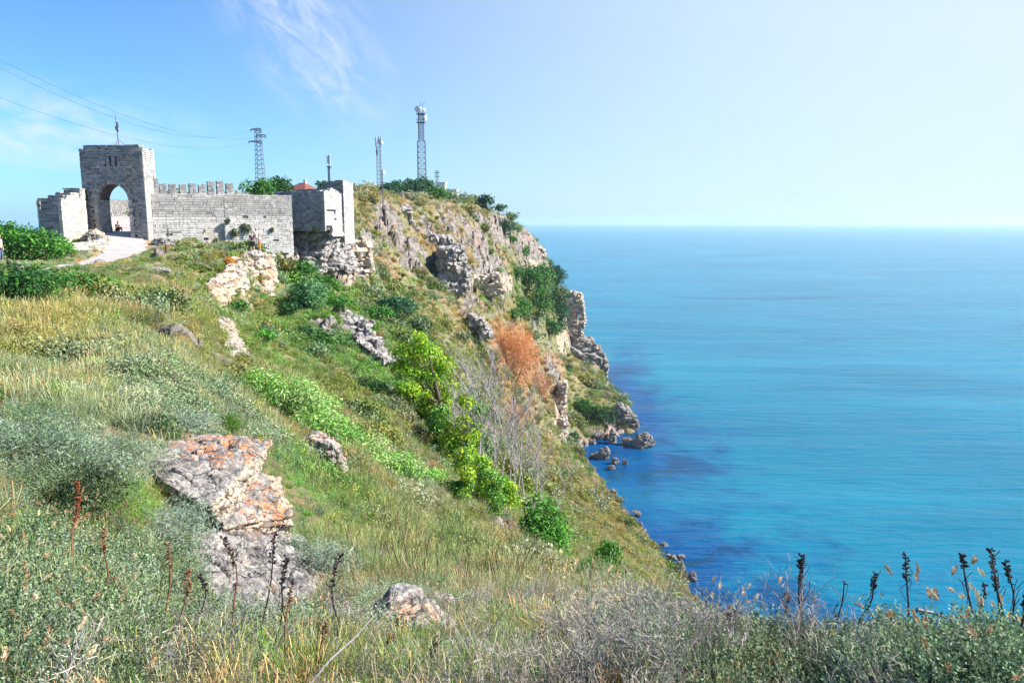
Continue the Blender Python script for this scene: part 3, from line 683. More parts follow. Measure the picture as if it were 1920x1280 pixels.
def tin(u, v, ua, ub, va, vb):
    if in_arch(u, v, 0.36) or in_arch(ua + .05, v, 0.30) or in_arch(ub - .05, v, 0.30): return False
    for (s_,) in slits:
        if sz0 - 0.05 < v < sz1 + 0.05 and ua < s_ + 0.16 and ub > s_ - 0.16: return False
    return True
S = Stones(); Z_ = Vector((0, 0, 1))
S.panel(A, TU, TN, TW, const(-1.5), const(ZT - 0.45), tin, ch=(0.14, 0.22), cl=(0.22, 0.5), p=(0, 0.03), depth=0.34)
# stones that fill up to the slits
for (s_,) in slits:
    v = sz0
    while v < sz1:
        h = random.uniform(0.14, 0.2)
        for q in (-1, 1): S.stone(A, TU, TN, s_ + q * 0.12 if q > 0 else s_ - 0.42, s_ + 0.42 if q > 0 else s_ - 0.12, v, v + h - 0.02, random.uniform(0, .05), 0.34, random.random())
        v += h
R_side = A + TU * TW
S.panel(R_side, TB, TU, TT, const(-1.5), const(ZT - 0.2), None, p=(0,.01), shf=lambda u, v, s_: 0.55 + 0.45 * s_)  # side facing the sun: stones lightened, sunlight put into their tone
S.panel(A + TB * TT, TN, -TU, TT, const(-1.5), const(ZT - 0.2), None)
S.panel(A + TU * TW + TB * TT, -TU, TB, TW, const(-1.5), const(ZT - 0.2), lambda u, v, a, b, c, d: not in_arch(TW - u, v, 0.2))
# set-back parapet course
S.panel(A + TB * 0.12 + TU * 0.35, TU, TN, TW - 0.7, const(ZT - 0.45), const(ZT), None, ch=(0.16, 0.2), p=(-0.04, 0.04))
S.top_row(A + TB * 0.12 + TU * 0.35, TU, TN, TW - 0.7, const(ZT), 1.0, (0.0, 0.09))
S.top_row(A + TU * (TW - 0.02) + TB * 0.2, TB, TU, TT - 0.4, const(ZT - 0.25), 0.6, (0.0, 0.12))
rel(gt, S.mesh('wall', M_STONE))
# core with the arch passage
prof = [(0.08, -1.5), (ax0, -1.5), (ax0, spring)] + [(acx - ar * math.cos(math.pi * k / 16), spring + ar * math.sin(math.pi * k / 16)) for k in range(1, 16)] + [(ax1, spring), (ax1, -1.5), (TW - 0.08, -1.5), (TW - 0.08, ZT - 0.35), (0.08, ZT - 0.35)]
mb = MB(); n = len(prof)
fr = [A + TU * u + Z_ * v + TB * 0.36 for u, v in prof]; bk = [A + TU * u + Z_ * v + TB * (TT - 0.08) for u, v in prof]
mb.add(fr + bk, [tuple(range(n)), tuple(range(2 * n - 1, n - 1, -1))] + [(i, i + n, (i + 1) % n + n, (i + 1) % n) for i in range(n)])
rel(gt, mb.build('wall_core', M_MORTAR))
S = Stones() # voussoirs and jambs, passage lining
for r0, r1, pr in ((ar, ar + 0.34, 0.03), (ar + 0.36, ar + 0.50, 0.09)):
    k = 0; nv = int(math.pi * r0 / 0.24)
    for k in range(nv):
        a0 = math.pi * k / nv + 0.012; a1 = math.pi * (k + 1) / nv - 0.012; c = []
        for dn in (-0.36, pr + random.uniform(-0.015, 0.015)):
            for (rr_, aa_) in ((r0, a0), (r0, a1), (r1, a1), (r1, a0)):
                c.append(A + TU * (acx + rr_ * math.cos(aa_)) + Z_ * (spring + rr_ * math.sin(aa_)) + TN * dn)
        S.V.append([c[i] for i in (3, 2, 1, 0, 7, 6, 5, 4)]); S.S.append(random.random())
for q in (-1, 1):
    v = -1.5
    while v < spring - 0.02:
        h = min(random.uniform(0.2, 0.34), spring - v); wd = random.uniform(0.34, 0.42)
        u0, u1 = (ax0 - wd, ax0) if q < 0 else (ax1, ax1 + wd)
        S.stone(A, TU, TN, u0, u1, v + .01, v + h - .01, 0.035, 0.36, random.random()); v += h
    ux = ax0 if q < 0 else ax1 # side lining of the passage
    S.panel(A + TU * ux + (TB * 0.36 if q < 0 else TB * (TT - 0.1)), TB if q < 0 else TN, TU if q < 0 else -TU, TT - 0.46, const(-1.5), const(spring), None, p=(0.0, 0.03), depth=0.1)
rel(gt, S.mesh('arch', M_STONE))
for (s_,) in slits: # stone sill and lintel of each loophole
    mb = MB()
    for z in (sz1 + 0.06,): mb.box((0, 0, 0), (0.62, 0.36, 0.10), M=Matrix.Translation(A + TU * s_ + Z_ * z + TB * 0.12) @ Matrix.Rotation(math.radians(-4), 4, 'Z'))
    rel(gt, mb.build('loophole', M_PALE))
# ---- flagpole on the tower
fp = A + TU * (run_to(Vector((A.x, A.y, 67.5)), 94, 209)) + TB * 1.0; fp.z = A.z + ZT - 0.3
ft = W(207, 213, math.hypot(fp.x, fp.y)).z
M_POLE = plain('dark_steel', (0.16, 0.15, 0.17), 0.5, 0.5); M_WHITE = plain('white_cloth', (0.8, 0.8, 0.8)); M_FG = plain('green_cloth', (0.02, 0.22, 0.10)); M_FR = plain('red_cloth', (0.55, 0.02, 0.03))
fl = empty('flagpole', fp, 0, 'thin flagpole with a limp white green and red flag on top of the gate tower', 'flagpole')
mb = MB(); mb.tube([(0, 0, 0), (-0.03, 0, (ft - fp.z) * 0.5), (-0.10, 0, ft - fp.z)], [0.05, 0.04, 0.02]); mb.build('pole', M_POLE, fl)
for k in range(3):
    a = 2 * math.pi * k / 3 + 0.5; mb = MB(); mb.tube([(math.cos(a) * 0.75, math.sin(a) * 0.75, 0.25), (0, 0, 0.95)], 0.03, 5); mb.build('brace', M_POLE, fl)
def cloth(z0, z1, x0, x1, ph):
    mb = MB(); n = 8; vs = []
    for i in range(n + 1):
        for j in range(5):
            u = j / 4; v = i / n; x = x0 + (x1 - x0) * u
            vs.append((x, 0.06 * math.sin(u * 9 + ph + v * 2), z0 + (z1 - z0) * v - 0.35 * u))
    fs = [(i * 5 + j, i * 5 + j + 1, (i + 1) * 5 + j + 1, (i + 1) * 5 + j) for i in range(n) for j in range(4)]
    mb.add(vs, fs); return mb
hh_ = ft - fp.z
fg = cloth(hh_ - 0.75, hh_ - 0.35, -0.10, 0.14, 0).build('flag', M_WHITE, fl, True)
cloth(hh_ - 1.05, hh_ - 0.75, -0.10, 0.13, 1).build('green_stripe', M_FG, fg, True); cloth(hh_ - 1.35, hh_ - 1.05, -0.20, 0.10, 2).build('red_stripe', M_FR, fg, True)

# ---- wing block left of the tower
WC = W(121, 458, 76.3); WC.z = 56.5
TOPW = W(118, 372, 75.0).z - WC.z
wl_ = run_to(Vector((WC.x, WC.y, 60)), 274, 72, 8); wd_ = run_to(Vector((WC.x, WC.y, 59)), 4, 158, 12)
ww = empty('wing_wall', WC, 0, 'low wall block with a stepped top left of the gate tower', 'stone wall')
S = Stones(); O = WC - TU * wl_
S.panel(O, TU, TN, wl_, const(-0.5), const(TOPW), None, ch=(0.12, 0.22), p=(0,.01), lean=0.03)
S.panel(O + TB * 3, TN, -TU, 3, const(-0.5), const(TOPW), None)
S.top_row(O + TB * 0.15, TU, TN, wl_, const(TOPW), 1.6, (0.0, 0.06)); rel(ww, S.mesh('front_wall', M_STONE))
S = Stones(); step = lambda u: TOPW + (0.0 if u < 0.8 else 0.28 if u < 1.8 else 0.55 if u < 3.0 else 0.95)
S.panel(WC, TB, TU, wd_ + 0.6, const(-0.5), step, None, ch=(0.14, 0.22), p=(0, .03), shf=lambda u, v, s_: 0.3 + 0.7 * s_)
o = rel(ww, S.mesh('side_wall', M_WARM))  # sunlit face in paler stone than the shaded front, light in the colour
S = Stones()
for k, (a, b, z) in enumerate(((0.7, 2.0, 0.3), (1.6, 3.2, 0.58), (2.6, 5.2, 0.98))):
    S.panel(WC - TU * (1.6 - 0.15 * k) + TB * a, TU, TN, 1.4, const(TOPW), const(TOPW + z), None, ch=(0.12, 0.2)); S.top_row(WC - TU * 1.5 + TB * a, TU, TN, 1.4, const(TOPW + z), b - a, (0.0, 0.05))
rel(ww, S.mesh('steps', M_STONE))
mb = core(O, TU, TN, wl_, -0.5, TOPW, wd_ + 1.0, 0.12, 0.035)
for k, (a, z) in enumerate(((0.75, 0.28), (1.75, 0.55), (2.95, 0.93))): mb.box(0, (1.5, 5.4 - a, z), M=Matrix.Translation(WC - TU * 0.9 + TB * (a + (5.4 - a) / 2) + Z_ * (TOPW + z / 2 - 0.04)) @ Matrix.Rotation(R_(-4), 4, 'Z'))
rel(ww, mb.build('wall_core', M_MORTAR))
# ---- low wall beside the road, left of the gate
La = W(136, 474, 72.5); Lb = W(202, 462, 74.0); La.z = min(La.z, Hs(La.x, La.y)) - 0.3; Lb.z = La.z
lu = (Lb - La); ll = lu.length; lu.normalize(); lnn = Vector((lu.y, -lu.x, 0))
lw = empty('low_wall', La, 0, 'knee high cream stone wall along the road left of the arch', 'stone wall')
lz = W(150, 459, 73).z - La.z; lz2 = W(200, 447, 74.5).z - La.z
S = Stones(); ltop = lambda u: lz + (lz2 - lz) * u / ll
S.panel(La, lu, lnn, ll, const(-0.3), ltop, None, ch=(0.16, 0.28), cl=(0.25, 0.6), p=(0, .07)); S.top_row(La, lu, lnn, ll, ltop, 0.6, (0.0, 0.12))
S.panel(La + lu * ll, -lnn, lu, 1.2, const(-0.3), const(lz2), None)
rel(lw, S.mesh('facing', M_WARM)); rel(lw, core(La, lu, lnn, ll, -0.3, [(0, lz), (ll, lz2)], 1.2).build('wall_core', M_MORTAR))

# ---- curtain wall
CU = azv(60); CN = azv(150); CBk = -CN
C0 = A + TU * TW + TB * 0.9; C0.z = 55.0
CL = run_to(Vector((C0.x, C0.y, 60)), 60, 549, 40); CT = W(430, 368, 83).z - C0.z
cw = empty('curtain_wall', C0 + CU * CL / 2, 0, 'long pale rubble defence wall with a row of merlons, right of the gate tower', 'fortress wall')
upx = lambda px, z=61.5: run_to(Vector((C0.x, C0.y, z)), 60, px, 40)
ub = upx(424, 58)
S = Stones()
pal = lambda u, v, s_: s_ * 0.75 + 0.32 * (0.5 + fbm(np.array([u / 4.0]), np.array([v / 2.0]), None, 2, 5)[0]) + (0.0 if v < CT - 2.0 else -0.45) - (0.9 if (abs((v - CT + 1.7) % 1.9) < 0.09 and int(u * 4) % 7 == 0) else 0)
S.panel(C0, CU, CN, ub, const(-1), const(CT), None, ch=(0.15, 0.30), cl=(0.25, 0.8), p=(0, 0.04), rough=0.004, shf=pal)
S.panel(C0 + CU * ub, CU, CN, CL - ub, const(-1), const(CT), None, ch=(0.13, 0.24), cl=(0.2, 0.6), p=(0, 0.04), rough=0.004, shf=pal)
# the lower right stretch stands a little proud, with a shadowed end
pr_top = lambda u: CT - 2.6 - 0.12 * u
S.panel(C0 + CU * (ub - 0.1) + CN * 0.38, CU, CN, CL - ub - 0.1, const(-1), pr_top, None, ch=(0.13, 0.24), cl=(0.2, 0.6), p=(0, 0.04), rough=0.01, shf=pal)
S.panel(C0 + CU * (ub - 0.1), CN, -CU, 0.38, const(-1), const(CT - 2.7), None)
S.top_row(C0, CU, CN, CL, const(CT), 1.6, (0.0, 0.07))
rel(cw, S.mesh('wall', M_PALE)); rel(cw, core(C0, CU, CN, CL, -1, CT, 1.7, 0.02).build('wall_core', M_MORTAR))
mer = [(301,314,345),(319,332,345.5),(338,351,346),(357,369,346),(374.5,387,346.5),(392,404,340.5),(409,422,340.5),(427,440,345)]
for a, b, ty in mer:
    u0, u1 = upx(a, 62.8), upx(b, 62.8); O = C0 + CU * u0 - CN * 0.55; dd = math.hypot(O.x, O.y); h = W(a, ty, dd).z - C0.z
    S = Stones(); w_ = max(0.6, u1 - u0)
    for (o_, U_, N_, l_) in ((O, CU, CN, w_), (O + CU * w_, CBk, CU, 0.6), (O + CU * w_ + CBk * 0.6, -CU, CBk, w_), (O + CBk * 0.6, CN, -CU, 0.6)):
        S.panel(o_, U_, N_, l_, const(CT - 0.05), const(h), None, ch=(0.12, 0.2), cl=(0.2, 0.5), p=(0, .03), depth=0.22)
    S.top_row(O, CU, CN, w_, const(h), 0.9, (0.0, 0.05), (0.3, 0.5))
    rel(cw, S.mesh('merlon', M_STONE))
# ragged remains of the parapet: beside the tower and right of the last merlon
S = Stones(); O = C0 - CN * 0.5
S.panel(O, CU, CN, upx(300, 63), const(CT - 0.1), lambda u: CT + 2.1 - 1.2 * u if u < 0.9 else CT + 0.95, None, ch=(0.12, 0.2), depth=0.5)
S.panel(O + CU * upx(443, 62.6), CU, CN, upx(468, 62.6) - upx(443, 62.6), const(CT - 0.1), lambda u: CT + 0.42 - 0.2 * u + 0.1 * math.sin(u * 9), None, ch=(0.12, 0.2), depth=0.4)
rel(cw, S.mesh('broken_parapet', M_STONE))

# ---- bastion in front of the cliff: lower front block
BU = azv(104); BN = azv(194); BB = -BN
Bc = W(609, 400, 82.4); Bc.z = 57.0
bl = 6.0; bd = min(6.0, max(3.0, run_to(Vector((Bc.x, Bc.y, 61)), 14, 641, 12))); BT = W(609, 358.5, 82.4).z - Bc.z
bz = W(609, 428, 82.4).z - Bc.z
bs = empty('bastion', Bc, 0, 'square pale stone bastion at the cliff end of the long wall, foot broken', 'bastion')
S = Stones(); O = Bc - BU * bl
S.panel(O, BU, BN, bl, const(bz - 0.3), const(BT), None, ch=(0.13, 0.22), p=(0,.01)); rel(bs, S.mesh('front_wall', M_STONE))
S = Stones()
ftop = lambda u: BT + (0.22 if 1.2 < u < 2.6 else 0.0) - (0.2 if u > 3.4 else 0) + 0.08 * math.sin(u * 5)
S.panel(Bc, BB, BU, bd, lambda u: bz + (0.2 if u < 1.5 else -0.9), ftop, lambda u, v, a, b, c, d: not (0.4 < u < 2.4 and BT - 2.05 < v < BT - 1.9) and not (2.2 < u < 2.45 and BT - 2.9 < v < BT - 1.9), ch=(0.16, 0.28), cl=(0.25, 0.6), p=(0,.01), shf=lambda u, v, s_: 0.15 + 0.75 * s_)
S.top_row(Bc, BB, BU, bd, ftop, 1.2, (0.0, 0.10)); rel(bs, S.mesh('side_wall', M_PALE))  # grey front, pale side: shade and sun put into the stone colours
rel(bs, core(O, BU, BN, bl, bz - 0.2, BT - 0.05, bd, 0.2).build('wall_core', M_MORTAR))
# taller wall behind it
Kc = W(645, 400, 87.5); Kc.z = 57.0
kt = W(645, 339, 87.5).z - Kc.z; kd = min(7, max(2.5, run_to(Vector((Kc.x, Kc.y, 62)), 14, 663, 12))); kl = min(9, run_to(Vector((Kc.x, Kc.y, 63)), 284, 556, 16))
kb = empty('corner_tower', Kc, 0, 'taller ruined corner tower behind the bastion, with a sloping dark top edge', 'ruined tower')
S = Stones(); O = Kc - BU * kl
kz = [(0, kt - 0.95), (kl * 0.5, kt - 0.85), (kl * 0.6, kt - 0.35), (kl * 0.72, kt - 0.05), (kl, kt)]
ktop = lambda u: float(np.interp(u, [a for a, b in kz], [b for a, b in kz]))
S.panel(O, BU, BN, kl, const(0.5), ktop, None, ch=(0.12, 0.2)); S.top_row(O, BU, BN, kl, ktop, 1.0, (0.0, 0.07)); rel(kb, S.mesh('front_wall', M_STONE))
S = Stones(); S.panel(Kc, BB, BU, kd, const(0.5), lambda u: kt - 0.10 * u, None, ch=(0.14, 0.24), shf=lambda u, v, s_: 0.1 + 0.7 * s_); S.top_row(Kc, BB, BU, kd, lambda u: kt - 0.1 * u, 0.8, (0.0, 0.08)); rel(kb, S.mesh('side_wall', M_PALE))  # lit side paler than the grey shaded front, by colour as well
rel(kb, core(O, BU, BN, kl, 0.5, kz, kd, 0.15).build('wall_core', M_MORTAR))

# ---- rubble wall seen through the arch, left of the road beyond
Ra = W(199, 432, 92); Rb = W(243, 381, 118); Ra.z = Hs(Ra.x, Ra.y) - 0.4; ru = Rb - Ra; ru.z = 0; rl = ru.length; ru.normalize(); rn = Vector((ru.y, -ru.x, 0))
rw = empty('inner_wall', Ra, 0, 'rough rubble wall seen through the arch, beside the rising road', 'stone wall')
rzt = lambda u: W(205, 379, 93).z - Ra.z + 0.02 * u
S = Stones(); S.panel(Ra - ru * 6, ru, rn, rl + 6, const(-0.5), lambda u: rzt(u), None, ch=(0.15, 0.3), p=(0, .12)); S.top_row(Ra - ru * 6, ru, rn, rl + 6, rzt, 0.8, (0, .2)); rel(rw, S.mesh('facing', M_STONE))
rel(rw, core(Ra - ru * 6, ru, rn, rl + 6, -0.5, [(0, rzt(0)), (rl + 6, rzt(rl + 6))], 1.0).build('wall_core', M_MORTAR))

# ------------------------------------------------------------------ scatter prototypes (kept out of the scene, used by geometry nodes)
def plant_mat(name, rough=0.75, trans=0.35, inst=True, spec=0.15):
    """foliage colour comes from the plant; blades vary, backlit blades glow"""
    t = NT(name)
    c = t.attr('pcol', 'Color', 'INSTANCER' if inst else 'GEOMETRY')
    v = t.attr('var', 'Fac')
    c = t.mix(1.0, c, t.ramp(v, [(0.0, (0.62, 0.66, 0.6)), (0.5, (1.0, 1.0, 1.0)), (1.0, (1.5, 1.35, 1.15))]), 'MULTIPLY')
    t.put(t.b.inputs['Base Color'], c); t.b.inputs['Roughness'].default_value = rough; t.b.inputs['Specular IOR Level'].default_value = spec
    tr = t.n.new('ShaderNodeBsdfTranslucent'); t.put(tr.inputs['Color'], c)
    mx = t.n.new('ShaderNodeMixShader'); mx.inputs[0].default_value = trans
    t.l.new(t.b.outputs[0], mx.inputs[1]); t.l.new(tr.outputs[0], mx.inputs[2]); t.l.new(mx.outputs[0], t.out.inputs[0])
    return t.m
M_GRASS = plant_mat('wild_grass', 0.8, 0.22)
def blades(n, rad, h, w, lean, curve=0.4, seed=0, seg=3, tip=0.15, head=0.0):
    r = np.random.default_rng(seed); V = []; F = []; A_ = []
    for i in range(n):
        a = r.uniform(0, 6.28); q = rad * math.sqrt(r.uniform()); bx, by = q * math.cos(a), q * math.sin(a)
        la = a + r.normal(0, 0.9); ln = abs(r.normal(0, lean)) + 0.05; hh = h * r.uniform(0.5, 1.1); wa = r.uniform(0, 3.14)
        wx, wy = math.cos(wa) * w / 2, math.sin(wa) * w / 2; b = len(V); var = r.uniform()
        for k in range(seg + 1):
            t = k / seg; off = hh * ln * (t + curve * t * t); z = hh * t * (1 - 0.25 * ln * t); ww = (1 - t) * 0.85 + tip
            if head and t > 0.7: ww = head
            x = bx + math.cos(la) * off; y = by + math.sin(la) * off
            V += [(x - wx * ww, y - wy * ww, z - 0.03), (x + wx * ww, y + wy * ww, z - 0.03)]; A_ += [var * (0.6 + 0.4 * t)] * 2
            if k: F.append((b + 2 * k - 2, b + 2 * k - 1, b + 2 * k + 1, b + 2 * k))
    return np.array(V), np.array(F), np.array(A_)
def sprigs(n, rad, h, leaf, per, seed=0, up=0.6):
    """small bushy plant: short stems carrying little leaves"""
    r = np.random.default_rng(seed); V = []; F = []; A_ = []
    for i in range(n):
        a = r.uniform(0, 6.28); el = math.acos(r.uniform(0.1, 1)); L = h * r.uniform(0.6, 1.05)
        d = np.array([math.sin(el) * math.cos(a) * rad / h, math.sin(el) * math.sin(a) * rad / h, math.cos(el) * up + 0.35]); var = r.uniform()
        for k in range(per):
            t = (k + 1) / per; t = 0.25 + 0.75 * t; p = d * L * t + r.normal(0, leaf * 0.5, 3)
            u = r.normal(0, 1, 3) + d; u /= np.linalg.norm(u); v = np.cross(u, r.normal(0, 1, 3)); v /= max(np.linalg.norm(v), 1e-6)
            u = u * leaf; v = v * leaf * 0.32; b = len(V)
            V += [p - u * 0.5, p + v, p + u * 0.5, p - v]; F.append((b, b + 1, b + 2, b + 3)); A_ += [np.clip(var * 0.7 + r.uniform(0, 0.3), 0, 1)] * 4
    return np.array(V), np.array(F), np.array(A_)
PCOL = bpy.data.collections.new('plant_forms')
def proto(i, data, mat):
    V, F, A_ = data; me = np_mesh('plant_form', V, F, False, {'var': ('POINT', A_)}); me.materials.append(mat)
    o = bpy.data.objects.new('form_%02d' % i, me); PCOL.objects.link(o)
def join_(*ds):
    V = []; F = []; A_ = []; b = 0
    for v, f, a in ds: V.append(v); F.append(f + b); A_.append(a); b += len(v)
    return np.concatenate(V), np.concatenate(F), np.concatenate(A_)
# 0-3 near, 4-8 middle, 9-13 far
proto(0, blades(40, 0.10, 0.26, 0.0045, 0.35, seed=1), M_GRASS)
proto(1, blades(26, 0.07, 0.42, 0.003, 0.22, seed=2, seg=4, head=1.6), M_GRASS)
proto(2, sprigs(26, 0.12, 0.17, 0.016, 12, 3), M_GRASS)
proto(3, blades(22, 0.12, 0.30, 0.003, 0.8, seed=4, seg=3), M_GRASS)
proto(4, blades(95, 0.24, 0.38, 0.0075, 0.35, seed=5), M_GRASS)
proto(5, blades(48, 0.22, 0.46, 0.0065, 0.18, seed=6, head=1.5), M_GRASS)
proto(6, sprigs(44, 0.28, 0.32, 0.045, 10, 7), M_GRASS)
proto(7, sprigs(30, 0.34, 0.24, 0.05, 8, 8), M_GRASS)
proto(8, join_(blades(30, 0.25, 0.4, 0.012, 0.5, seed=9), sprigs(14, 0.2, 0.2, 0.04, 8, 10)), M_GRASS)
proto(9, blades(60, 0.5, 0.65, 0.035, 0.45, seed=11), M_GRASS)
proto(10, sprigs(52, 0.6, 0.5, 0.12, 9, 12), M_GRASS)
proto(11, sprigs(60, 0.8, 0.7, 0.15, 9, 13), M_GRASS)
proto(12, join_(blades(36, 0.5, 0.5, 0.04, 0.6, seed=14), sprigs(24, 0.5, 0.35, 0.11, 8, 15)), M_GRASS)
proto(13, blades(40, 0.6, 0.4, 0.04, 0.9, seed=16), M_GRASS)

def seed_grass():
    r = np.random.default_rng(40); mb = []
    V, F, A_ = blades(7, 0.04, 0.36, 0.003, 0.25, seed=41, seg=5, curve=0.6); V = list(map(tuple, V)); F = list(map(tuple, F)); A_ = list(A_)
    for i in range(7): # a fuzzy oval head at the tip of each stem
        tip = (np.array(V[i * 12 + 10]) + np.array(V[i * 12 + 11])) / 2; prev = (np.array(V[i * 12 + 8]) + np.array(V[i * 12 + 9])) / 2
        d = tip - prev; d /= np.linalg.norm(d); d = d * 0.8 + np.array((0.35, 0, -0.2)) * r.uniform(0, 1); d /= np.linalg.norm(d)
        for k in range(46):
            t = r.uniform(0, 1); rad = 0.0075 * math.sin(math.pi * (0.12 + 0.8 * t)); e = r.normal(0, 1, 3); e -= d * e.dot(d); e /= np.linalg.norm(e)
            p = tip + d * (t * 0.036) + e * rad * 0.5; q = p + e * rad * 1.1 + d * 0.009; w = np.cross(d, e) * 0.0022; b = len(V)
            V += [tuple(p - w), tuple(p + w), tuple(q + w * .3), tuple(q - w * .3)]; F.append((b, b + 1, b + 2, b + 3)); A_ += [0.75 + 0.25 * r.uniform()] * 4
    return np.array(V), np.array(F), np.array(A_)
def twigs(seed, h):
    r = np.random.default_rng(seed); V = []; F = []; A_ = []
    def br(p, d, L, w, lv):
        n = 4; var = r.uniform()
        for k in range(n):
            q = p + d * L / n; s_ = np.cross(d, r.normal(0, 1, 3)); s_ /= np.linalg.norm(s_); b = len(V)
            V.extend([p - s_ * w, p + s_ * w, q + s_ * w * .8, q - s_ * w * .8]); F.append((b, b + 1, b + 2, b + 3)); A_.extend([var] * 4)
            p = q; d = d + r.normal(0, 0.22, 3); d /= np.linalg.norm(d)
            if lv and r.uniform() < 0.8: br(p, (lambda v: v / np.linalg.norm(v))(d + r.normal(0, 0.55, 3)), L * 0.55, w * 0.65, lv - 1)
    for i in range(9):
        a = r.uniform(0, 6.28); d = np.array((math.cos(a) * 0.6, math.sin(a) * 0.6, 0.9)); d /= np.linalg.norm(d); br(np.zeros(3), d, h * r.uniform(.6, 1), 0.0022, 2)
    return np.array(V), np.array(F), np.array(A_)
proto(14, seed_grass(), M_GRASS)
proto(15, twigs(51, 0.30), M_GRASS)
proto(17, blades(7, 0.20, 0.62, 0.006, 0.10, seed=61, head=1.5, seg=4), M_GRASS)
proto(16, sprigs(40, 0.20, 0.22, 0.012, 22, 17, up=0.5), M_GRASS)

def scatter(name, P, rot, scl, col, which):
    me = bpy.data.meshes.new(name); me.vertices.add(len(P)); me.vertices.foreach_set('co', np.ascontiguousarray(P, np.float32).ravel())
    a = me.attributes.new('prot', 'FLOAT_VECTOR', 'POINT'); a.data.foreach_set('vector', np.ascontiguousarray(rot, np.float32).ravel())
    a = me.attributes.new('pscl', 'FLOAT', 'POINT'); a.data.foreach_set('value', np.ascontiguousarray(scl, np.float32))
    a = me.attributes.new('pidx', 'INT', 'POINT'); a.data.foreach_set('value', np.ascontiguousarray(which, np.int32))
    a = me.attributes.new('pcol', 'FLOAT_COLOR', 'POINT'); a.data.foreach_set('color', np.ascontiguousarray(np.concatenate([col, np.ones((len(col), 1))], 1), np.float32).ravel())
    o = link(name, me)
    ng = bpy.data.node_groups.new(name, 'GeometryNodeTree')
    ng.interface.new_socket('Geometry', in_out='INPUT', socket_type='NodeSocketGeometry'); ng.interface.new_socket('Geometry', in_out='OUTPUT', socket_type='NodeSocketGeometry')
    N = ng.nodes; L = ng.links; gi = N.new('NodeGroupInput'); go = N.new('NodeGroupOutput'); ip = N.new('GeometryNodeInstanceOnPoints'); ci = N.new('GeometryNodeCollectionInfo')
    ci.inputs['Collection'].default_value = PCOL; ci.inputs['Separate Children'].default_value = True; ci.inputs['Reset Children'].default_value = True
    def na(n, ty):
        x = N.new('GeometryNodeInputNamedAttribute'); x.data_type = ty; x.inputs['Name'].default_value = n; return x.outputs['Attribute']
    L.new(gi.outputs[0], ip.inputs['Points']); L.new(ci.outputs[0], ip.inputs['Instance']); ip.inputs['Pick Instance'].default_value = True
    L.new(na('pidx', 'INT'), ip.inputs['Instance Index']); L.new(na('prot', 'FLOAT_VECTOR'), ip.inputs['Rotation']); L.new(na('pscl', 'FLOAT'), ip.inputs['Scale'])
    L.new(ip.outputs[0], go.inputs[0])
    md = o.modifiers.new('plants', 'NODES'); md.node_group = ng
    return tag(o, kind='stuff')

# where the ground can be seen at all (line of sight over the terrain), with a margin
ang = np.arctan2(ZG - CAMZ, RG); hor = np.maximum.accumulate(ang, axis=1)
VIS = ang > hor - 0.6 / RG - 0.002
N0 = 150000
fa = RNG.uniform(-40, 40, N0 * 2); fl_ = RNG.uniform(math.log(1.3), math.log(330), N0 * 2)
rr = np.exp(fl_); x = rr * np.sin(np.radians(fa)); y = rr * np.cos(np.radians(fa)); z = H(x, y)
keepp = samp(VIS.astype(np.uint8), x, y) > 0
keepp &= z > 0.3
rock_ = samp(ROCK, x, y); keepp &= RNG.uniform(0, 1, len(x)) > rock_ * 1.05 - 0.04
keepp &= samp(ROADD, x, y) > 0.25 + 0.3 * RNG.uniform(0, 1, len(x))
keepp &= RNG.uniform(0, 1, len(x)) < np.where(rr < 9, 0.3, np.where(rr < 20, 0.7, 1.0)) * np.clip(0.75 + 1.6 * fbm(x / 0.9, y / 0.9, None, 3, 201), 0.15, 1)
_px, _py = project(x, y, z)
for e_ in [(455,1075,110,120,0,0,7.0),(800,1190,90,60,0,0,4.6),(1325,1190,80,50,0,0,3.5),(30,925,50,40,0,0,5.9),(440,1150,180,60,0,2.5,7)]: keepp &= RNG.uniform(0, 1, len(x)) > 0.85 * ell(*e_, 0.4, _px, _py, rr)
# keep clear of the masonry
def clear(x, y, O, U, w, B, t, m=0.1):
    u = (x - O.x) * U.x + (y - O.y) * U.y; v = (x - O.x) * B.x + (y - O.y) * B.y
    return ~((u > -m) & (u < w + m) & (v > -m) & (v < t + m))
keepp &= clear(x, y, A, TU, TW, TB, TT) & clear(x, y, C0, CU, CL, CBk, 1.7) & clear(x, y, WC - TU * wl_, TU, wl_, TB, wd_)
x, y, z, rr = x[keepp], y[keepp], z[keepp], rr[keepp]
ppx, ppy = project(x, y, z)
rnd = RNG.uniform(0, 1, len(x))
col = vegcol(ppx, ppy, rr, x, y, rnd) * 1.55 * RNG.uniform(0.6, 1.4, (len(x), 1)) * (1 + RNG.normal(0, 0.06, (len(x), 3)))
lum = col.mean(1); green = col[:, 1] / (col.mean(1) + 1e-6)
leafy = sstep(1.05, 1.35, green) * 0.75 + 0.1; sage = (np.abs(col[:, 0] - col[:, 2]) < 0.07) & (lum > 0.12)
u = RNG.uniform(0, 1, len(x)); u2 = RNG.uniform(0, 1, len(x))
near_i = np.where(sage & (u < 0.75), 2, np.where(u < leafy * 0.6, 0, np.where(u2 < 0.4, 1, np.where(u2 < 0.8, 0, 3))))
mid_i = np.where(sage & (u < 0.7), 7, np.where(u < leafy, np.where(u2 < 0.5, 6, 8), np.where(u2 < 0.45, 4, np.where(u2 < 0.85, 5, 8))))
far_i = np.where(u < leafy, np.where(u2 < 0.5, 10, 12), np.where(u2 < 0.45, 9, np.where(u2 < 0.8, 13, 12)))
ed1 = RNG.uniform(10, 16, len(x)); ed2 = RNG.uniform(42, 65, len(x))
which = np.where(rr < ed1, near_i, np.where(rr < ed2, mid_i, far_i))
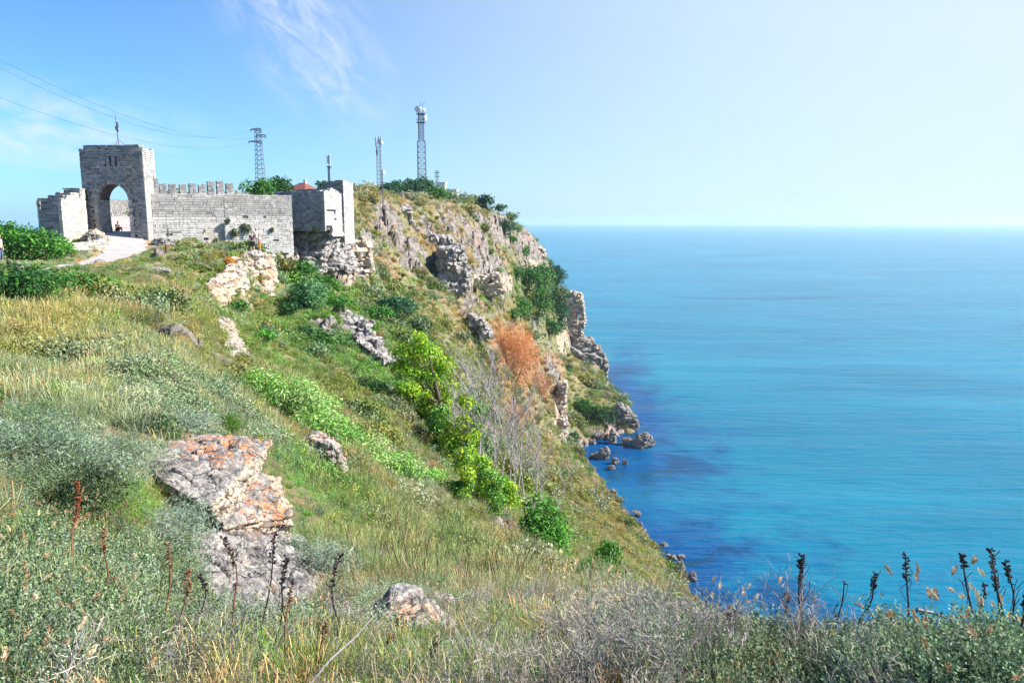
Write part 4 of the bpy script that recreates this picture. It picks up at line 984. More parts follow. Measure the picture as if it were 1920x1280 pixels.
scl = np.where(rr < ed1, np.clip(0.20 + rr / 24, 0.27, 1.05), np.where(rr < ed2, 0.55 + rr / 90, 0.55 + rr / 260)) * RNG.uniform(0.6, 1.25, len(x)) * np.clip(1 + 1.3 * fbm(x / 1.7, y / 1.7, None, 3, 205), 0.45, 1.7)
cb_ = fbm(x / 2.4 + 9, y / 2.4, None, 3, 401); cb_ = np.where(rr > 50, fbm(x / 5.0 + 3, y / 5.0, None, 3, 402), cb_); bush = (cb_ > np.where(rr < 34, 0.46, 0.30)) & (rr > 9) & (RNG.uniform(0, 1, len(x)) < 0.75) & ~((ppx < 330) & (rr > 42) & (rr < 90))
scl = np.where((ppx < 330) & (rr > 42) & (rr < 90), scl * 0.55, scl)
which = np.where(bush, np.where(rr < 16, 6, np.where(rr < ed2, np.where(u < .6, 6, 7), np.where(u < .5, 10, 11))), which)
scl = np.where(bush, scl * np.clip(1.0 + 2.2 * (cb_ - 0.3), 1, 2.0) * np.where(rr < 20, 0.9, 1.25), scl)
bc_ = np.array([GREEN, DARK, SAGE, OLIVE, GREY, GREEN])[np.clip((fbm(x / 6.0, y / 6.0, None, 2, 405) * 1.2 + 1) * 3, 0, 5.99).astype(int)] * 1.3 * RNG.uniform(0.7, 1.3, (len(x), 1))
col = np.where(bush[:, None], 0.35 * col + 0.65 * bc_, col)
rot = np.stack([RNG.normal(0, 0.16, len(x)), RNG.normal(0, 0.16, len(x)), RNG.uniform(0, 6.28, len(x))], 1)
# lean outwards a little on steep ground, wind from the sea side
rot[:, 1] += 0.08
scatter('meadow_grass', np.stack([x, y, z - 0.02], 1), rot, scl, np.clip(col, 0.01, 0.9), which)
print('scatter', len(x))

def near_patch(name, n, d0, d1, which, colf, s0, s1, dens=None, lean=0.2, a0=-38, a1=38):
    a = RNG.uniform(a0, a1, n * 3); r = np.exp(RNG.uniform(math.log(d0), math.log(d1), n * 3)); x = r * np.sin(np.radians(a)); y = r * np.cos(np.radians(a)); z = H(x, y)
    px_, py_ = project(x, y, z); k = samp(VIS.astype(np.uint8), x, y) > 0
    if dens is not None: k &= RNG.uniform(0, 1, len(x)) < dens(px_, py_, r, x, y) * barer(px_, py_, r)
    x, y, z, px_, py_, r = [v[k][:n] for v in (x, y, z, px_, py_, r)]
    m = len(x); rot = np.stack([RNG.normal(0, lean, m), RNG.normal(0, lean, m), RNG.uniform(0, 6.28, m)], 1)
    c = np.array(colf)[RNG.integers(0, len(colf), m)] * RNG.uniform(0.7, 1.3, (m, 1))
    wh = np.array(which)[RNG.integers(0, len(which), m)]
    scatter(name, np.stack([x, y, z - 0.01], 1), rot, RNG.uniform(s0, s1, m), c, wh)
barer = lambda px_, py_, r: 1 - 0.85 * np.clip(ell(455,1075,110,120,0,0,7.0,.4,px_,py_,r) + 0.7 * ell(440,1150,180,60,0,2.5,7,.4,px_,py_,r) + ell(800,1190,90,60,0,0,4.6,.4,px_,py_,r) + ell(1325,1190,80,50,0,0,3.5,.4,px_,py_,r), 0, 1)
clump = lambda px_, py_, r, x, y: np.clip(0.5 + 2.2 * fbm(x / 0.7, y / 0.7, None, 3, 301), 0.03, 1)
near_patch('seed_head_grass', 46, 2.0, 6.5, [14], [(0.42, 0.34, 0.21), (0.46, 0.38, 0.26), (0.38, 0.27, 0.16)], 0.7, 1.0, clump, 0.25)
near_patch('dead_twigs', 330, 1.9, 9, [15], [(0.34, 0.31, 0.30), (0.42, 0.38, 0.33), (0.25, 0.22, 0.22)], 0.5, 1.0, lambda px_, py_, r, x, y: np.clip(0.12 + 1.7 * fbm(x / 1.1, y / 1.1, None, 3, 311) + 0.5 * ell(1160, 1220, 150, 60, 0, 0, 9, 0.5, px_, py_, r) + 0.25 * ell(1500, 1230, 300, 60, 0, 0, 9, 0.5, px_, py_, r), 0.02, 1), 0.3)
near_patch('wormwood_ground_cover', 2600, 1.9, 16, [16, 2], [(0.24, 0.31, 0.22), (0.19, 0.28, 0.15), (0.13, 0.20, 0.10)], 0.45, 1.15, lambda px_, py_, r, x, y: np.clip(0.02 + 1.6 * fbm(x / 1.3, y / 1.3, None, 3, 321) + ell(100, 860, 200, 90, 0, 0, 14, 0.5, px_, py_, r) + 1.3 * ell(160, 1160, 330, 130, 0, 0, 9, 0.5, px_, py_, r) + 0.6 * ell(1650, 1230, 450, 60, 0, 0, 9, 0.5, px_, py_, r) + ell(1180, 1230, 200, 60, 0, 0, 9, 0.5, px_, py_, r) * .7, 0, 1), 0.15)

near_patch('dry_stems', 650, 7.5, 40, [17], [(0.20, 0.15, 0.11), (0.28, 0.21, 0.14), (0.10, 0.08, 0.07)], 0.5, 1.0, lambda px_, py_, r, x, y: np.clip(0.05 + ell(780, 1010, 280, 130, 20, 5, 40, 0.5, px_, py_, r) * (0.6 + fbm(x / 2, y / 2, None, 2, 331)) + 0.25 * ell(250, 700, 300, 100, 0, 8, 30, 0.5, px_, py_, r), 0, 1), 0.10)
# ------------------------------------------------------------------ rocks that stand free of the slope
def rock_mat(name, sc, fresh=0.3, lichen=0.0, warm=0.3, dark=1.0):
    t = NT(name); v = t.coord('Object')
    nz = t.geo('Normal'); sp = t.n.new('ShaderNodeSeparateXYZ'); t.l.new(nz, sp.inputs[0])
    if fresh is None: fr = t.attr('fresh')
    else: fr = fresh
    c, h = rock_nodes(t, v, sc, warm, fr if not isinstance(fr, float) else t.math('ADD', 0.0, fr))
    if lichen:
        ln = t.noise(v, 2.2 * sc, 7, 0.78, 0.3)
        m = t.math('MULTIPLY', t.rng(ln, 0.50, 0.56), t.math('MULTIPLY', t.rng(sp.outputs[2], 0.1, 0.7), t.attr('lichen') if lichen < 0 else lichen))
        c = t.mix(m, c, t.mix(t.rng(t.noise(v, 9 * sc, 4), 0.4, 0.6), (0.62, 0.20, 0.05), (0.68, 0.34, 0.18)))
        m2 = t.math('MULTIPLY', t.rng(t.noise(v, 5 * sc, 5, 0.7), 0.55, 0.62), 0.7); c = t.mix(m2, c, (0.10, 0.095, 0.10))
        c = t.mix(t.rng(t.noise(v, 1.1 * sc, 7, 0.7, 0.4), 0.55, 0.62, 0, 0.7), c, (0.12, 0.115, 0.12))
        ck = t.vor(t.map(t.mix(0.3, v, t.noise(v, 1.3 * sc, 4, col=True), 'ADD'), (0.6, 0.8, 1.6)), 0.9 * sc, 'DISTANCE_TO_EDGE'); c = t.mix(t.rng(ck, 0.0, 0.022, 0.85, 0), c, (0.03, 0.027, 0.025)); h = t.math('ADD', h, t.math('MULTIPLY', t.rng(ck, 0, 0.05), 0.6))
    if dark != 1.0: c = t.mix(1.0, c, (dark, dark, dark), 'MULTIPLY')
    return t.done(c, 0.92, t.bump(h, 0.85, 0.10 / sc))
def rock(name, hulls, vox, amp, mat, label, sc=1.0, strata=0.0, cat='rock', attrs=None, group=None, seed=0, smooth=False, chunk=1.0):
    """union of convex lumps, remeshed and weathered; hulls in world points"""
    allp = [Vector(p) for h in hulls for p in h]; c = sum(allp, Vector()) / len(allp); zmin = min(p.z for p in allp); base = Vector((c.x, c.y, zmin))
    bm = bmesh.new()
    for h in hulls:
        vs = [bm.verts.new(Vector(p) - base) for p in h]; r = bmesh.ops.convex_hull(bm, input=vs)
        dead = [e for e in r['geom_interior'] if isinstance(e, bmesh.types.BMVert)]
        bmesh.ops.delete(bm, geom=dead, context='VERTS')
    me = bpy.data.meshes.new(name); bm.to_mesh(me); bm.free()
    o = bpy.data.objects.new(name, me); COL.objects.link(o)
    md = o.modifiers.new('r', 'REMESH'); md.mode = 'VOXEL'; md.voxel_size = vox; md.adaptivity = 0
    dg = bpy.context.evaluated_depsgraph_get(); ev = o.evaluated_get(dg); m2 = bpy.data.meshes.new_from_object(ev); o.modifiers.clear(); o.data = m2; bpy.data.meshes.remove(me)
    n = len(m2.vertices); V = np.empty(n * 3, np.float32); m2.vertices.foreach_get('co', V); V = V.reshape(-1, 3).astype(float); N = np.empty(n * 3, np.float32); m2.vertices.foreach_get('normal', N); N = N.reshape(-1, 3)
    s = 1.0 / sc; x, y, z = V[:, 0] * s + seed * 7.3, V[:, 1] * s + seed * 3.1, V[:, 2] * s
    d_, a_, b_, c_, ddx, ddy = worley(x / 1.1 + 0.3 * vnoise(x, y, z, 5), y / 1.1, z / 0.7, 77 + seed)
    dis = 0.55 * chunk * (a_ - 0.5) - 0.45 * np.exp(-d_ * 12) + 1.0 * chunk * ((b_ - .5) * ddx + (c_ - .5) * ddy)
    d2, a2, b2, c2, ex, ey = worley(x / 0.42, y / 0.42, z / 0.3, 97 + seed); dis += 0.40 * chunk * (a2 - 0.5) - 0.3 * np.exp(-d2 * 8) + 0.3 * ((b2 - .5) * ex + (c2 - .5) * ey)
    dis += 0.62 * fbm(x / 0.8, y / 0.8, z / 0.45, 7, 61 + seed, 0.6, True)
    if strata: dis += strata * (np.abs(((z * 2.2 + 0.5 * vnoise(x, y, z, 8)) % 1.0) - 0.5) * 2 - 0.5)
    V = V + N * (dis * amp)[:, None]; m2.vertices.foreach_set('co', V.astype(np.float32).ravel())
    m2.polygons.foreach_set('use_smooth', np.full(len(m2.polygons), smooth)); m2.update()
    if attrs:
        for k, f in attrs.items():
            a = m2.attributes.new(k, 'FLOAT', 'POINT'); a.data.foreach_set('value', f(V + np.array(base), N).astype(np.float32))
    m2.materials.clear(); m2.materials.append(mat); o.location = base; m2.name = name
    return tag(o, label, cat, group)
P = W
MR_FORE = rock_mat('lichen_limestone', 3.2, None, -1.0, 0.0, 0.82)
MR_GREY = rock_mat('grey_limestone', 0.9, 0.12, 0.0, 0.15)
MR_CREAM = rock_mat('cream_limestone', 0.7, 0.55, 0.0, 0.5, 0.88)
MR_SEA = rock_mat('sea_rock', 0.5, 0.2, 0.0, 0.2, 0.75)
MR_NEAR = rock_mat('near_limestone', 1.8, 0.3, 0.6, 0.2)
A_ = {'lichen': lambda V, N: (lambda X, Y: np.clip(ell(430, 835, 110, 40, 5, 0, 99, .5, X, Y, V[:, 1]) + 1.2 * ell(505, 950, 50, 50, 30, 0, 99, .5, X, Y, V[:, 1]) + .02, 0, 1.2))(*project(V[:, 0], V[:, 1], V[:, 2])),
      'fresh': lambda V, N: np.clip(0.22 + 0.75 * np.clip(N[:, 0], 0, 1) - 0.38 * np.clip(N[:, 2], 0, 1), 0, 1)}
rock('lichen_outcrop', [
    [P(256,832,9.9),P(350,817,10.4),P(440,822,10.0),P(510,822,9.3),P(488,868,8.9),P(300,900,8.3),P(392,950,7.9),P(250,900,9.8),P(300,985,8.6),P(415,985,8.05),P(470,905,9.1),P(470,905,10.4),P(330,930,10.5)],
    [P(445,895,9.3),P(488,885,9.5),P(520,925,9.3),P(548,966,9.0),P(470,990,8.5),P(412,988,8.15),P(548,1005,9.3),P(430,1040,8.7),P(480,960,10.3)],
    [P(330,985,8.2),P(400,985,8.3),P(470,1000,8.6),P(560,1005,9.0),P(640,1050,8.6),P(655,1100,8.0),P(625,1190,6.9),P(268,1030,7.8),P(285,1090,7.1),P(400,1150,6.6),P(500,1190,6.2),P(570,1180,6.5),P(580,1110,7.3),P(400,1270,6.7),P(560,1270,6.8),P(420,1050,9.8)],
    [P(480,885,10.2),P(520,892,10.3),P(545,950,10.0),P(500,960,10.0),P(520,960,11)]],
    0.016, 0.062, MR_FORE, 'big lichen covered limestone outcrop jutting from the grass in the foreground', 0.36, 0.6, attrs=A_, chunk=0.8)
def boulder(px0, py0, px1, py1, d, name, mat, label, dep=0.8, n=16, seed=1, amp=0.22, group=None, shape=None, sink=0.35, strata=0.0):
    r = random.Random(seed); c = W((px0 + px1) / 2, (py0 + py1) / 2, d); k = (c - Vector((0, 0, CAMZ))).length / FPX
    w = (px1 - px0) * k / 2; h = (py1 - py0) * k / 2; q = []
    if shape: # outline in the picture given as fractions, made solid
        for fx, fy in shape:
            p = c + Vector(((fx - 0.5) * 2 * w, 0, (0.5 - fy) * 2 * h))
            for s_ in (-1, 1): q.append(p + Vector((r.uniform(-.05, .05) * w, s_ * dep * w * r.uniform(0.5, 1), r.uniform(-.05, .05) * h)))
    else:
        for i in range(n):
            a = r.uniform(0, 6.28); e = r.uniform(-0.7, 1.2); q.append(c + Vector((math.cos(a) * math.cos(e) * w, math.sin(a) * math.cos(e) * w * dep, math.sin(e) * h)))
    for p in list(q):
        if p.z < c.z: q.append(p - Vector((0, 0, h * 2 * sink)))
    s_ = max(w, h)
    return rock(name, [q], max(s_ * 2 / 46, 0.012), s_ * amp, mat, label, s_ * 0.9, strata, seed=seed, group=group)
boulder(-12,903,62,948,5.8,'boulder',MR_NEAR,'small pitted rock in the grass at the left edge of the photo',seed=2)
boulder(560,815,645,868,17,'boulder',MR_NEAR,'flat cracked rock lying beside the pale green bushes',seed=3,shape=[(0,.3),(.35,0),(.8,.3),(1,1),(.6,.9),(.1,.6)],dep=.5)
boulder(690,1115,885,1240,4.2,'boulder',MR_NEAR,'grey sloping slab among dry seed heads at the bottom centre',seed=4,shape=[(0,.5),(.25,0),(.42,.05),(.75,.5),(1,1),(.3,1.1),(0,.9)],dep=.5,amp=.12)
boulder(785,1113,853,1150,6.6,'boulder',MR_NEAR,'small cracked rock just above the grey slab at bottom centre',seed=5)
boulder(903,948,980,1028,28.5,'boulder',MR_GREY,'rounded pale boulder on the slope below the bare saplings',seed=6,shape=[(0,.2),(.2,0),(.65,.15),(1,.7),(.98,1.1),(.3,.8)],dep=.5,amp=.10)
boulder(722,905,750,955,20.5,'boulder',MR_CREAM,'small upright cream rock in the silvery grass',seed=7)
boulder(1048,1058,1100,1118,14,'boulder',MR_CREAM,'brown rounded rock half hidden by dry grass left of green bushes',seed=8,amp=.12)
boulder(1255,1132,1395,1230,3.6,'boulder',MR_NEAR,'jagged grey rock on the near rim beside the sea',seed=9,shape=[(0,.35),(.08,.0),(.4,.15),(.85,.6),(1,1.1),(0,1)],dep=.6,amp=.15)
boulder(362,668,402,690,25,'boulder',MR_GREY,'thin flat slab on the grassy plateau edge',seed=10)
boulder(282,500,316,517,48,'boulder',MR_GREY,'flat grey slab in the dry grass below the road',seed=11)
boulder(178,486,196,495,61,'boulder',MR_GREY,'small dark stone at the edge of the road',seed=12)
boulder(286,446,326,462,75,'boulder',MR_GREY,'long grey rock by the road right of the gate tower',seed=13,dep=.5)
boulder(330,456,372,467,76,'boulder',MR_CREAM,'low pale rock at the foot of the long wall',seed=14,dep=.5)
boulder(150,432,192,458,76.5,'boulder',MR_CREAM,'brown rock hollow between the wing wall and the arch',seed=15,dep=.5,shape=[(0,1),(.25,.4),(.6,0),(1,.5),(1,1)])
# cliff outcrop under the two sightseers
rock('lookout_outcrop', [
    [P(458,474,68),P(480,470,69),P(512,478,69.3),P(516,520,69),P(510,558,67),P(470,566,65.6),P(455,520,66),P(455,560,65),P(450,480,72),P(520,560,72)],
    [P(385,530,57.5),P(415,512,60),P(430,520,61),P(440,560,61),P(410,580,58.2),P(375,570,57.8),P(366,548,57.2),P(420,520,66),P(430,575,66)],
    [P(418,505,60.5),P(462,492,66),P(468,568,64.2),P(428,580,60),P(450,550,68),P(440,500,68)],
    [P(425,471,70),P(500,472,73),P(500,480,69),P(430,486,66.5),P(440,496,70)]],
    0.13, 0.42, MR_CREAM, 'cream limestone outcrop with orange stains that the sightseers stand on', 1.5, 0.35)
rock('rock_fin', [[P(408,602,36.5),P(430,598,37),P(446,640,36.5),P(470,692,34.5),P(436,698,33),P(418,650,34.5),P(406,625,35.5),P(430,610,41),P(450,690,39)]], 0.09, 0.35, MR_CREAM, 'narrow cream rock fin on the plateau edge below the lookout outcrop', 0.9, 0.3)
rock('rock_ridge', [[P(580,585,68),P(625,578,68),P(660,590,66),P(698,600,64),P(695,622,62),P(640,612,63),P(590,600,65),P(640,620,70)], [P(662,620,62),P(697,625,62),P(722,650,60),P(742,680,58),P(728,682,57),P(690,655,59),P(668,640,60),P(700,670,66)], [P(560,575,70),P(585,560,70),P(588,590,68),P(560,592,68),P(575,590,72)]],
    0.13, 0.6, MR_GREY, 'grey slanting rock ridge in the green hollow below the bastion', 1.2, 0.4)
rock('cliff_base', [[P(548,425,88),P(612,424,84.5),P(645,420,88),P(640,450,86),P(612,455,84.5),P(556,460,86.5),P(600,440,92)], [P(545,455,87),P(610,450,85),P(640,455,86),P(650,500,84),P(600,515,82.5),P(556,500,85),P(600,480,92)], [P(640,455,87),P(690,455,95),P(690,520,92),P(655,525,87),P(640,500,85),P(670,480,98)]],
    0.16, 0.6, MR_GREY, 'dark rocky cliff with ledges under the broken foot of the bastion', 1.9, 0.45)
rock('rock_pillar', [[P(541,470,84),P(556,468,84),P(562,500,82.5),P(545,506,82),P(538,490,83),P(550,500,86)]], 0.08, 0.4, MR_CREAM, 'small rock pillar against the right foot of the long wall', 0.9, 0.35)
crags = [((655,455),(690,450),(700,505),(668,528),(646,520),92,MR_CREAM,'cream cliff face to the right of the bastion foot'),
 ((828,468),(868,462),(880,545),(850,555),(822,530),128,MR_GREY,'tall dark overhanging crag in the middle of the headland cliff'),
 ((868,525),(935,512),(948,545),(900,560),(862,552),146,MR_CREAM,'banded cream ledge to the right of the dark crag'),
 ((740,392),(768,388),(772,425),(748,432),(736,415),138,MR_GREY,'dark notch of rock near the top of the headland'),
 ((800,440),(850,446),(852,470),(815,478),(795,462),140,MR_GREY,'broken grey crag above the dark overhang'),
 ((1004,462),(1022,468),(1024,486),(1008,488),(998,480),263,MR_CREAM,'dark layered rock nose at the headland skyline'),
 ((880,590),(905,600),(925,628),(905,634),(880,612),118,MR_GREY,'grey rock step on the slope above the orange bush'),
 ((1050,545),(1091,550),(1098,600),(1080,668),(1046,660),289,MR_CREAM,'tall pale cliff wall dropping to the sea behind the green bushes'),
 ((1038,795),(1062,780),(1064,830),(1048,838),(1036,820),188,MR_CREAM,'steep cream scar at the end of the orange slope'),
 ((1050,720),(1062,715),(1062,775),(1050,785),(1044,760),205,MR_CREAM,'narrow pale rock rib above the small cove')]
for i, (a, b, c, d, e, ds, mt, lab) in enumerate(crags):
    k = ds / FPX; q = [W(*p, ds - 1.5) for p in (a, b, c, d, e)] + [W(p[0] - 6, p[1], ds + 6 + ds * 0.03) for p in (a, b, c, d, e)]
    rock('crag', [q], max(0.18, ds * 0.0022), 0.7 + ds / 400, mt, lab, 2.0, 0.16, 'crag', seed=20 + i)
# sea stacks and shore rocks
boulder(1066,634,1140,722,283,'sea_stack',MR_SEA,'large dark sea stack at the foot of the far headland',seed=31,shape=[(.05,.5),(.1,.15),(.35,0),(.65,.05),(1,.4),(.92,.7),(.95,1),(.3,1),(0,.8)],dep=.7,amp=.26,sink=.12)
boulder(1146,758,1194,822,215,'sea_stack',MR_SEA,'rugged rock at the tip of the green promontory',seed=32,shape=[(0,.3),(.3,0),(.7,.15),(1,.5),(.95,.95),(.1,1)],dep=.7,amp=.26,sink=.1)
boulder(1142,802,1159,842,200,'sea_rock',MR_SEA,'tall pointed rock standing in the cove',seed=33,shape=[(.3,0),(.7,.2),(1,1),(0,1),(.1,.5)],dep=.9,sink=.1)
sr = [(1190,812,1226,840,203,'knobbly rock island farthest out in the water'),(1162,820,1190,836,205,'flat rock between the pointed rock and the island'),(1119,834,1143,862,188,'chunky grey rock off the cove beach'),(1146,856,1161,871,186,'round rock in the water below the chunky rock'),(1166,860,1177,873,186,'small dark rock right of the round rock'),(1139,871,1154,882,181,'lowest flat rock of the cove group'),
 (1094,804,1114,822,208,'grey block on the cove beach'),(1112,808,1134,826,206,'dark block in the middle of the beach rubble'),(1128,812,1146,826,207,'low block at the foot of the pointed rock'),(1100,822,1118,834,197,'wet rock at the waterline of the beach'),(1106,848,1124,860,188,'pale flat rock at the near end of the beach'),
 (1142,915,1160,938,164,'dark wedge at the foot of the slope, first down the shore'),(1183,955,1202,970,149,'lone mossy rock in the water'),(1188,978,1206,994,144,'pair of wet rocks touching the slope'),(1196,990,1214,1008,140,'black rock next to the wet pair'),(1220,1018,1240,1036,131,'pale rock on the waterline'),(1238,1016,1252,1024,132,'tiny rock off the pale waterline rock'),
 (1246,1038,1268,1058,128,'dark shore rock with a jagged top'),(1262,1050,1284,1074,124,'long black rock at the foot of the slope'),(1268,1040,1288,1050,128,'low black reef beside the long black rock'),(1290,1070,1306,1090,119,'lowest dark rocks before the grass rim'),(1278,1076,1290,1086,121,'small wet stone near the lowest rocks')]
for i, (a, b, c, d, ds, lab) in enumerate(sr):
    pz = WZ((a + c) / 2, d - 2, 0.0); boulder(a, b, c, d, math.hypot(pz.x, pz.y), 'sea_rock', MR_SEA, lab, seed=50 + i, amp=.3, sink=.15, group='rocks along the waterline')
# ------------------------------------------------------------------ shrubs and trees
M_LEAF = plant_mat('leaves', 0.6, 0.28, inst=False, spec=0.3)
_t = NT('bark'); M_BARK = _t.done(_t.mix(_t.rng(_t.noise(_t.coord(), 9, 5), .3, .7), (0.10, 0.075, 0.055), (0.22, 0.18, 0.15)), 0.95, _t.bump(_t.noise(_t.coord(), 20, 4), .5, .02))
_t = NT('grey_bark'); M_GBARK = _t.done(_t.mix(_t.rng(_t.noise(_t.coord(), 5, 5), .3, .7), (0.22, 0.20, 0.21), (0.46, 0.43, 0.42)), 0.95)
def leaves(lobes, n, ls, col, seed, asp=0.5, up=0.15, col2=None, hollow=0.55):
    """leaf faces spread through lobes [(centre, radii)], uneven and gappy; returns mesh"""
    r = np.random.default_rng(seed); vol = np.array([l[1][0] * l[1][1] + l[1][0] * l[1][2] for l in lobes]); vol /= vol.sum()
    li = r.choice(len(lobes), n, p=vol); C = np.array([tuple(l[0]) for l in lobes])[li]; Rd = np.array([tuple(l[1]) for l in lobes])[li]
    d = r.normal(0, 1, (n, 3)); d[:, 2] = np.where(r.uniform(0, 1, n) < 0.5, d[:, 2], np.abs(d[:, 2])); d /= np.linalg.norm(d, axis=1)[:, None]
    s = np.cbrt(r.uniform(hollow ** 3, 1.25, n)) + r.normal(0, 0.05, n)
    p = C + d * Rd * s[:, None]
    sc_ = max(ls * 5, 0.05); g = fbm(p[:, 0] / sc_ + seed, p[:, 1] / sc_, p[:, 2] / sc_, 2, seed); k = g > -0.42 + 0.12 * r.uniform(-1, 1, n)
    p, d, g = p[k], d[k], g[k]; n = len(p); p = p + d * (g[:, None] * ls * 1.2)
    nr = d * 0.7 + r.normal(0, 0.6, (n, 3)) + np.array((0, 0, up)); nr /= np.linalg.norm(nr, axis=1)[:, None]
    u = np.cross(nr, r.normal(0, 1, (n, 3))); u /= np.linalg.norm(u, axis=1)[:, None]; v = np.cross(nr, u)
    L = ls * r.uniform(0.6, 1.3, n)[:, None]; u = u * L; v = v * L * asp
    V = np.stack([p - u, p + v + nr * L * 0.12, p + u, p - v + nr * L * 0.12], 1).reshape(-1, 3); F = np.arange(n * 4).reshape(-1, 4)
    c = np.tile(np.array(col), (n, 1))
    if col2 is not None: m = (r.uniform(0, 1, n) < np.clip(0.35 + g * 1.3, 0, 1))[:, None]; c = np.where(m, np.array(col2), c)
    c = c * r.uniform(0.65, 1.35, (n, 1)) * (1 + r.normal(0, 0.07, (n, 3)))
    return np_mesh('foliage', V, F, False, {'pcol': ('POINT', np.repeat(np.clip(c, 0.004, 0.9), 4, 0)), 'var': ('POINT', np.repeat(r.uniform(0.2, 0.8, n), 4))})
def lobes_for(w, h, seed, n=7, flat=1.0, z0=0.0):
    r = random.Random(seed); L = []
    for i in range(n):
        a = r.uniform(0, 6.28); q = math.sqrt(r.uniform(0, 1)) * w * 0.34; rr = r.uniform(0.26, 0.42)
        zc = z0 + h * (0.30 + 0.38 * r.random() * (1 - q / (w * 0.55)))
        L.append((Vector((math.cos(a) * q, math.sin(a) * q * flat, zc)), (w * rr, w * rr * flat, min(h + z0 - zc, h * 0.42) * r.uniform(0.8, 1.05))))
    L.append((Vector((0, 0, z0 + h * 0.34)), (w * 0.40, w * 0.40 * flat, h * 0.48)))
    return L
NSH = [0]
def shrub(px, pb, wpx, hpx, col, label, name='shrub', d=None, leafpx=3.2, dens=1.0, cat='shrub', group=None, n=7, col2=None, asp=0.5, flat=0.8, hollow=0.5, sink=0.1, fname='foliage', sname='stem'):
    NSH[0] += 1; sd_ = 1000 + NSH[0]
    if d is None:
        b = hit(px, pb); 
        if b is None: b = W(px, pb, 60)
    else: b = W(px, pb, d); b.z = Hs(b.x, b.y)
    sl = (b - Vector((0, 0, CAMZ))).length; k = sl / FPX; w = wpx * k; h = hpx * k; z0 = 0.0
    if d is not None: z0 = max(0.0, W(px, pb, math.hypot(b.x, b.y)).z - b.z)
    b.z = b.z - sink * h; h *= 1 + sink
    e = empty(name, b, 0, label, cat, group); ls = leafpx * k
    nl = int(min(26000, max(250, wpx * hpx / (leafpx ** 2) * 4.2 * dens)))
    lb = lobes_for(w, h, sd_, n, flat, z0)
    f = link(fname, leaves(lb, nl, ls, [c * 1.25 for c in col], sd_, asp, col2=None if col2 is None else [c * 1.25 for c in col2], hollow=hollow), M_LEAF, e)
    mb = MB(); r = random.Random(sd_)
    for c, rad in lb[:5]:
        m_ = Vector((c.x * 0.3 + r.uniform(-.05, .05) * w, c.y * 0.3, c.z * 0.5)); mb.tube([(0, 0, -0.05), m_, c], [w * 0.013, w * 0.009, w * 0.004], 5)
    mb.build(sname, M_BARK, e); return e
G1=(0.045,0.155,0.02); G2=(0.075,0.22,0.03); GD=(0.025,0.085,0.02); GB=(0.02,0.075,0.035); GL=(0.16,0.36,0.06); GP=(0.30,0.42,0.16); YG=(0.36,0.52,0.03)
HD='bushes left of the road'
shrub(18,484,70,62,G1,'leafy green bush at the left edge behind the walker','bush',66,group=HD); shrub(72,487,92,60,G1,'broad green bush in front of the wing wall','bush',64,group=HD,col2=G2)
shrub(108,478,50,30,G2,'small bright bush at the corner of the wing wall','bush',67,group=HD); shrub(8,452,30,32,GD,'dark treetop poking above the bushes at the left edge','bush',78,group=HD); shrub(126,482,26,18,G1,'tiny bush in front of the low cream wall','bush',68,group=HD)
shrub(40,560,130,62,GD,'dark green thicket below the road at the left edge','thicket',None,3.4,group='green thickets below the road',col2=G1); shrub(140,562,130,56,G1,'rounded green thicket below the bend of the road','thicket',None,3.4,group='green thickets below the road',col2=OLIVE)
shrub(485,376,54,44,G1,'round bright green tree crown above the long wall','tree',95,2.6,cat='tree',col2=G2,sname='trunk',fname='crown'); shrub(521,376,52,50,GD,'darker green tree right of the round one above the wall','tree',99,2.6,cat='tree',sname='trunk',fname='crown'); shrub(604,352,22,16,GB,'small dark tree beside the antenna with white panels','tree',100,2.6,cat='tree',sname='trunk',fname='crown')
for i, (px, pb, w, h, d, c, lab) in enumerate([(726,370,46,32,172,GB,'dark tree at the left end of the mast thicket'),(752,368,46,32,176,GD,'dense dark tree left of the foot of the tall mast'),(775,367,40,34,182,GB,'dark bush at the foot of the tall mast'),(800,366,42,36,186,GD,'tallest dark tree right of the mast foot'),(822,374,44,26,178,G1,'bright green shrub below the small pylon'),(845,379,34,20,184,G2,'lowest bright shrub at the right end of the mast thicket')]):
    shrub(px, pb, w, h, c, lab, 'tree', d, 2.4, cat='tree', group='trees round the foot of the masts', sname='trunk', fname='crown')
shrub(914,390,30,32,GB,'dark round shrub on the headland skyline','bush',197,2.4); shrub(936,396,24,14,GD,'low dark shrub right of the skyline shrub','bush',206,2.4); shrub(874,388,22,10,GD,'low bush beside the white rooftops','bush',190,2.4)
shrub(945,440,34,34,GB,'dark shrub halfway down the right shoulder of the headland','bush',None,2.4); shrub(962,458,22,18,G1,'small green shrub under the dark shoulder shrub','bush',None,2.4); shrub(985,478,24,18,G1,'green shrub at the rocky nose','bush',None,2.4)
CG='bushes filling the green gully on the cliff'
for px, pb, w, h, c, lab in [(985,545,50,60,G1,'upper left bush of the green cliff gully'),(1012,545,48,60,G2,'bright bush at the top of the green gully'),(1040,530,36,44,GB,'dark bush at the top right of the gully'),(1005,590,54,56,G1,'middle bush of the green gully'),(1035,578,46,56,GD,'dark middle right bush of the gully'),(1050,610,34,60,GB,'dark bush at the cliff brink'),(975,590,38,40,G2,'left bright bush of the gully'),(1030,625,30,34,G1,'lowest bush of the gully'),(968,520,26,26,G1,'small bush on the ledge left of the gully'),(962,600,30,30,G1,'small bush directly above the orange shrub')]:
    shrub(px, pb + 3, w * 1.1, h * 1.0, c, lab, 'bush', None, 2.4, group=CG, col2=GD, dens=1.3)
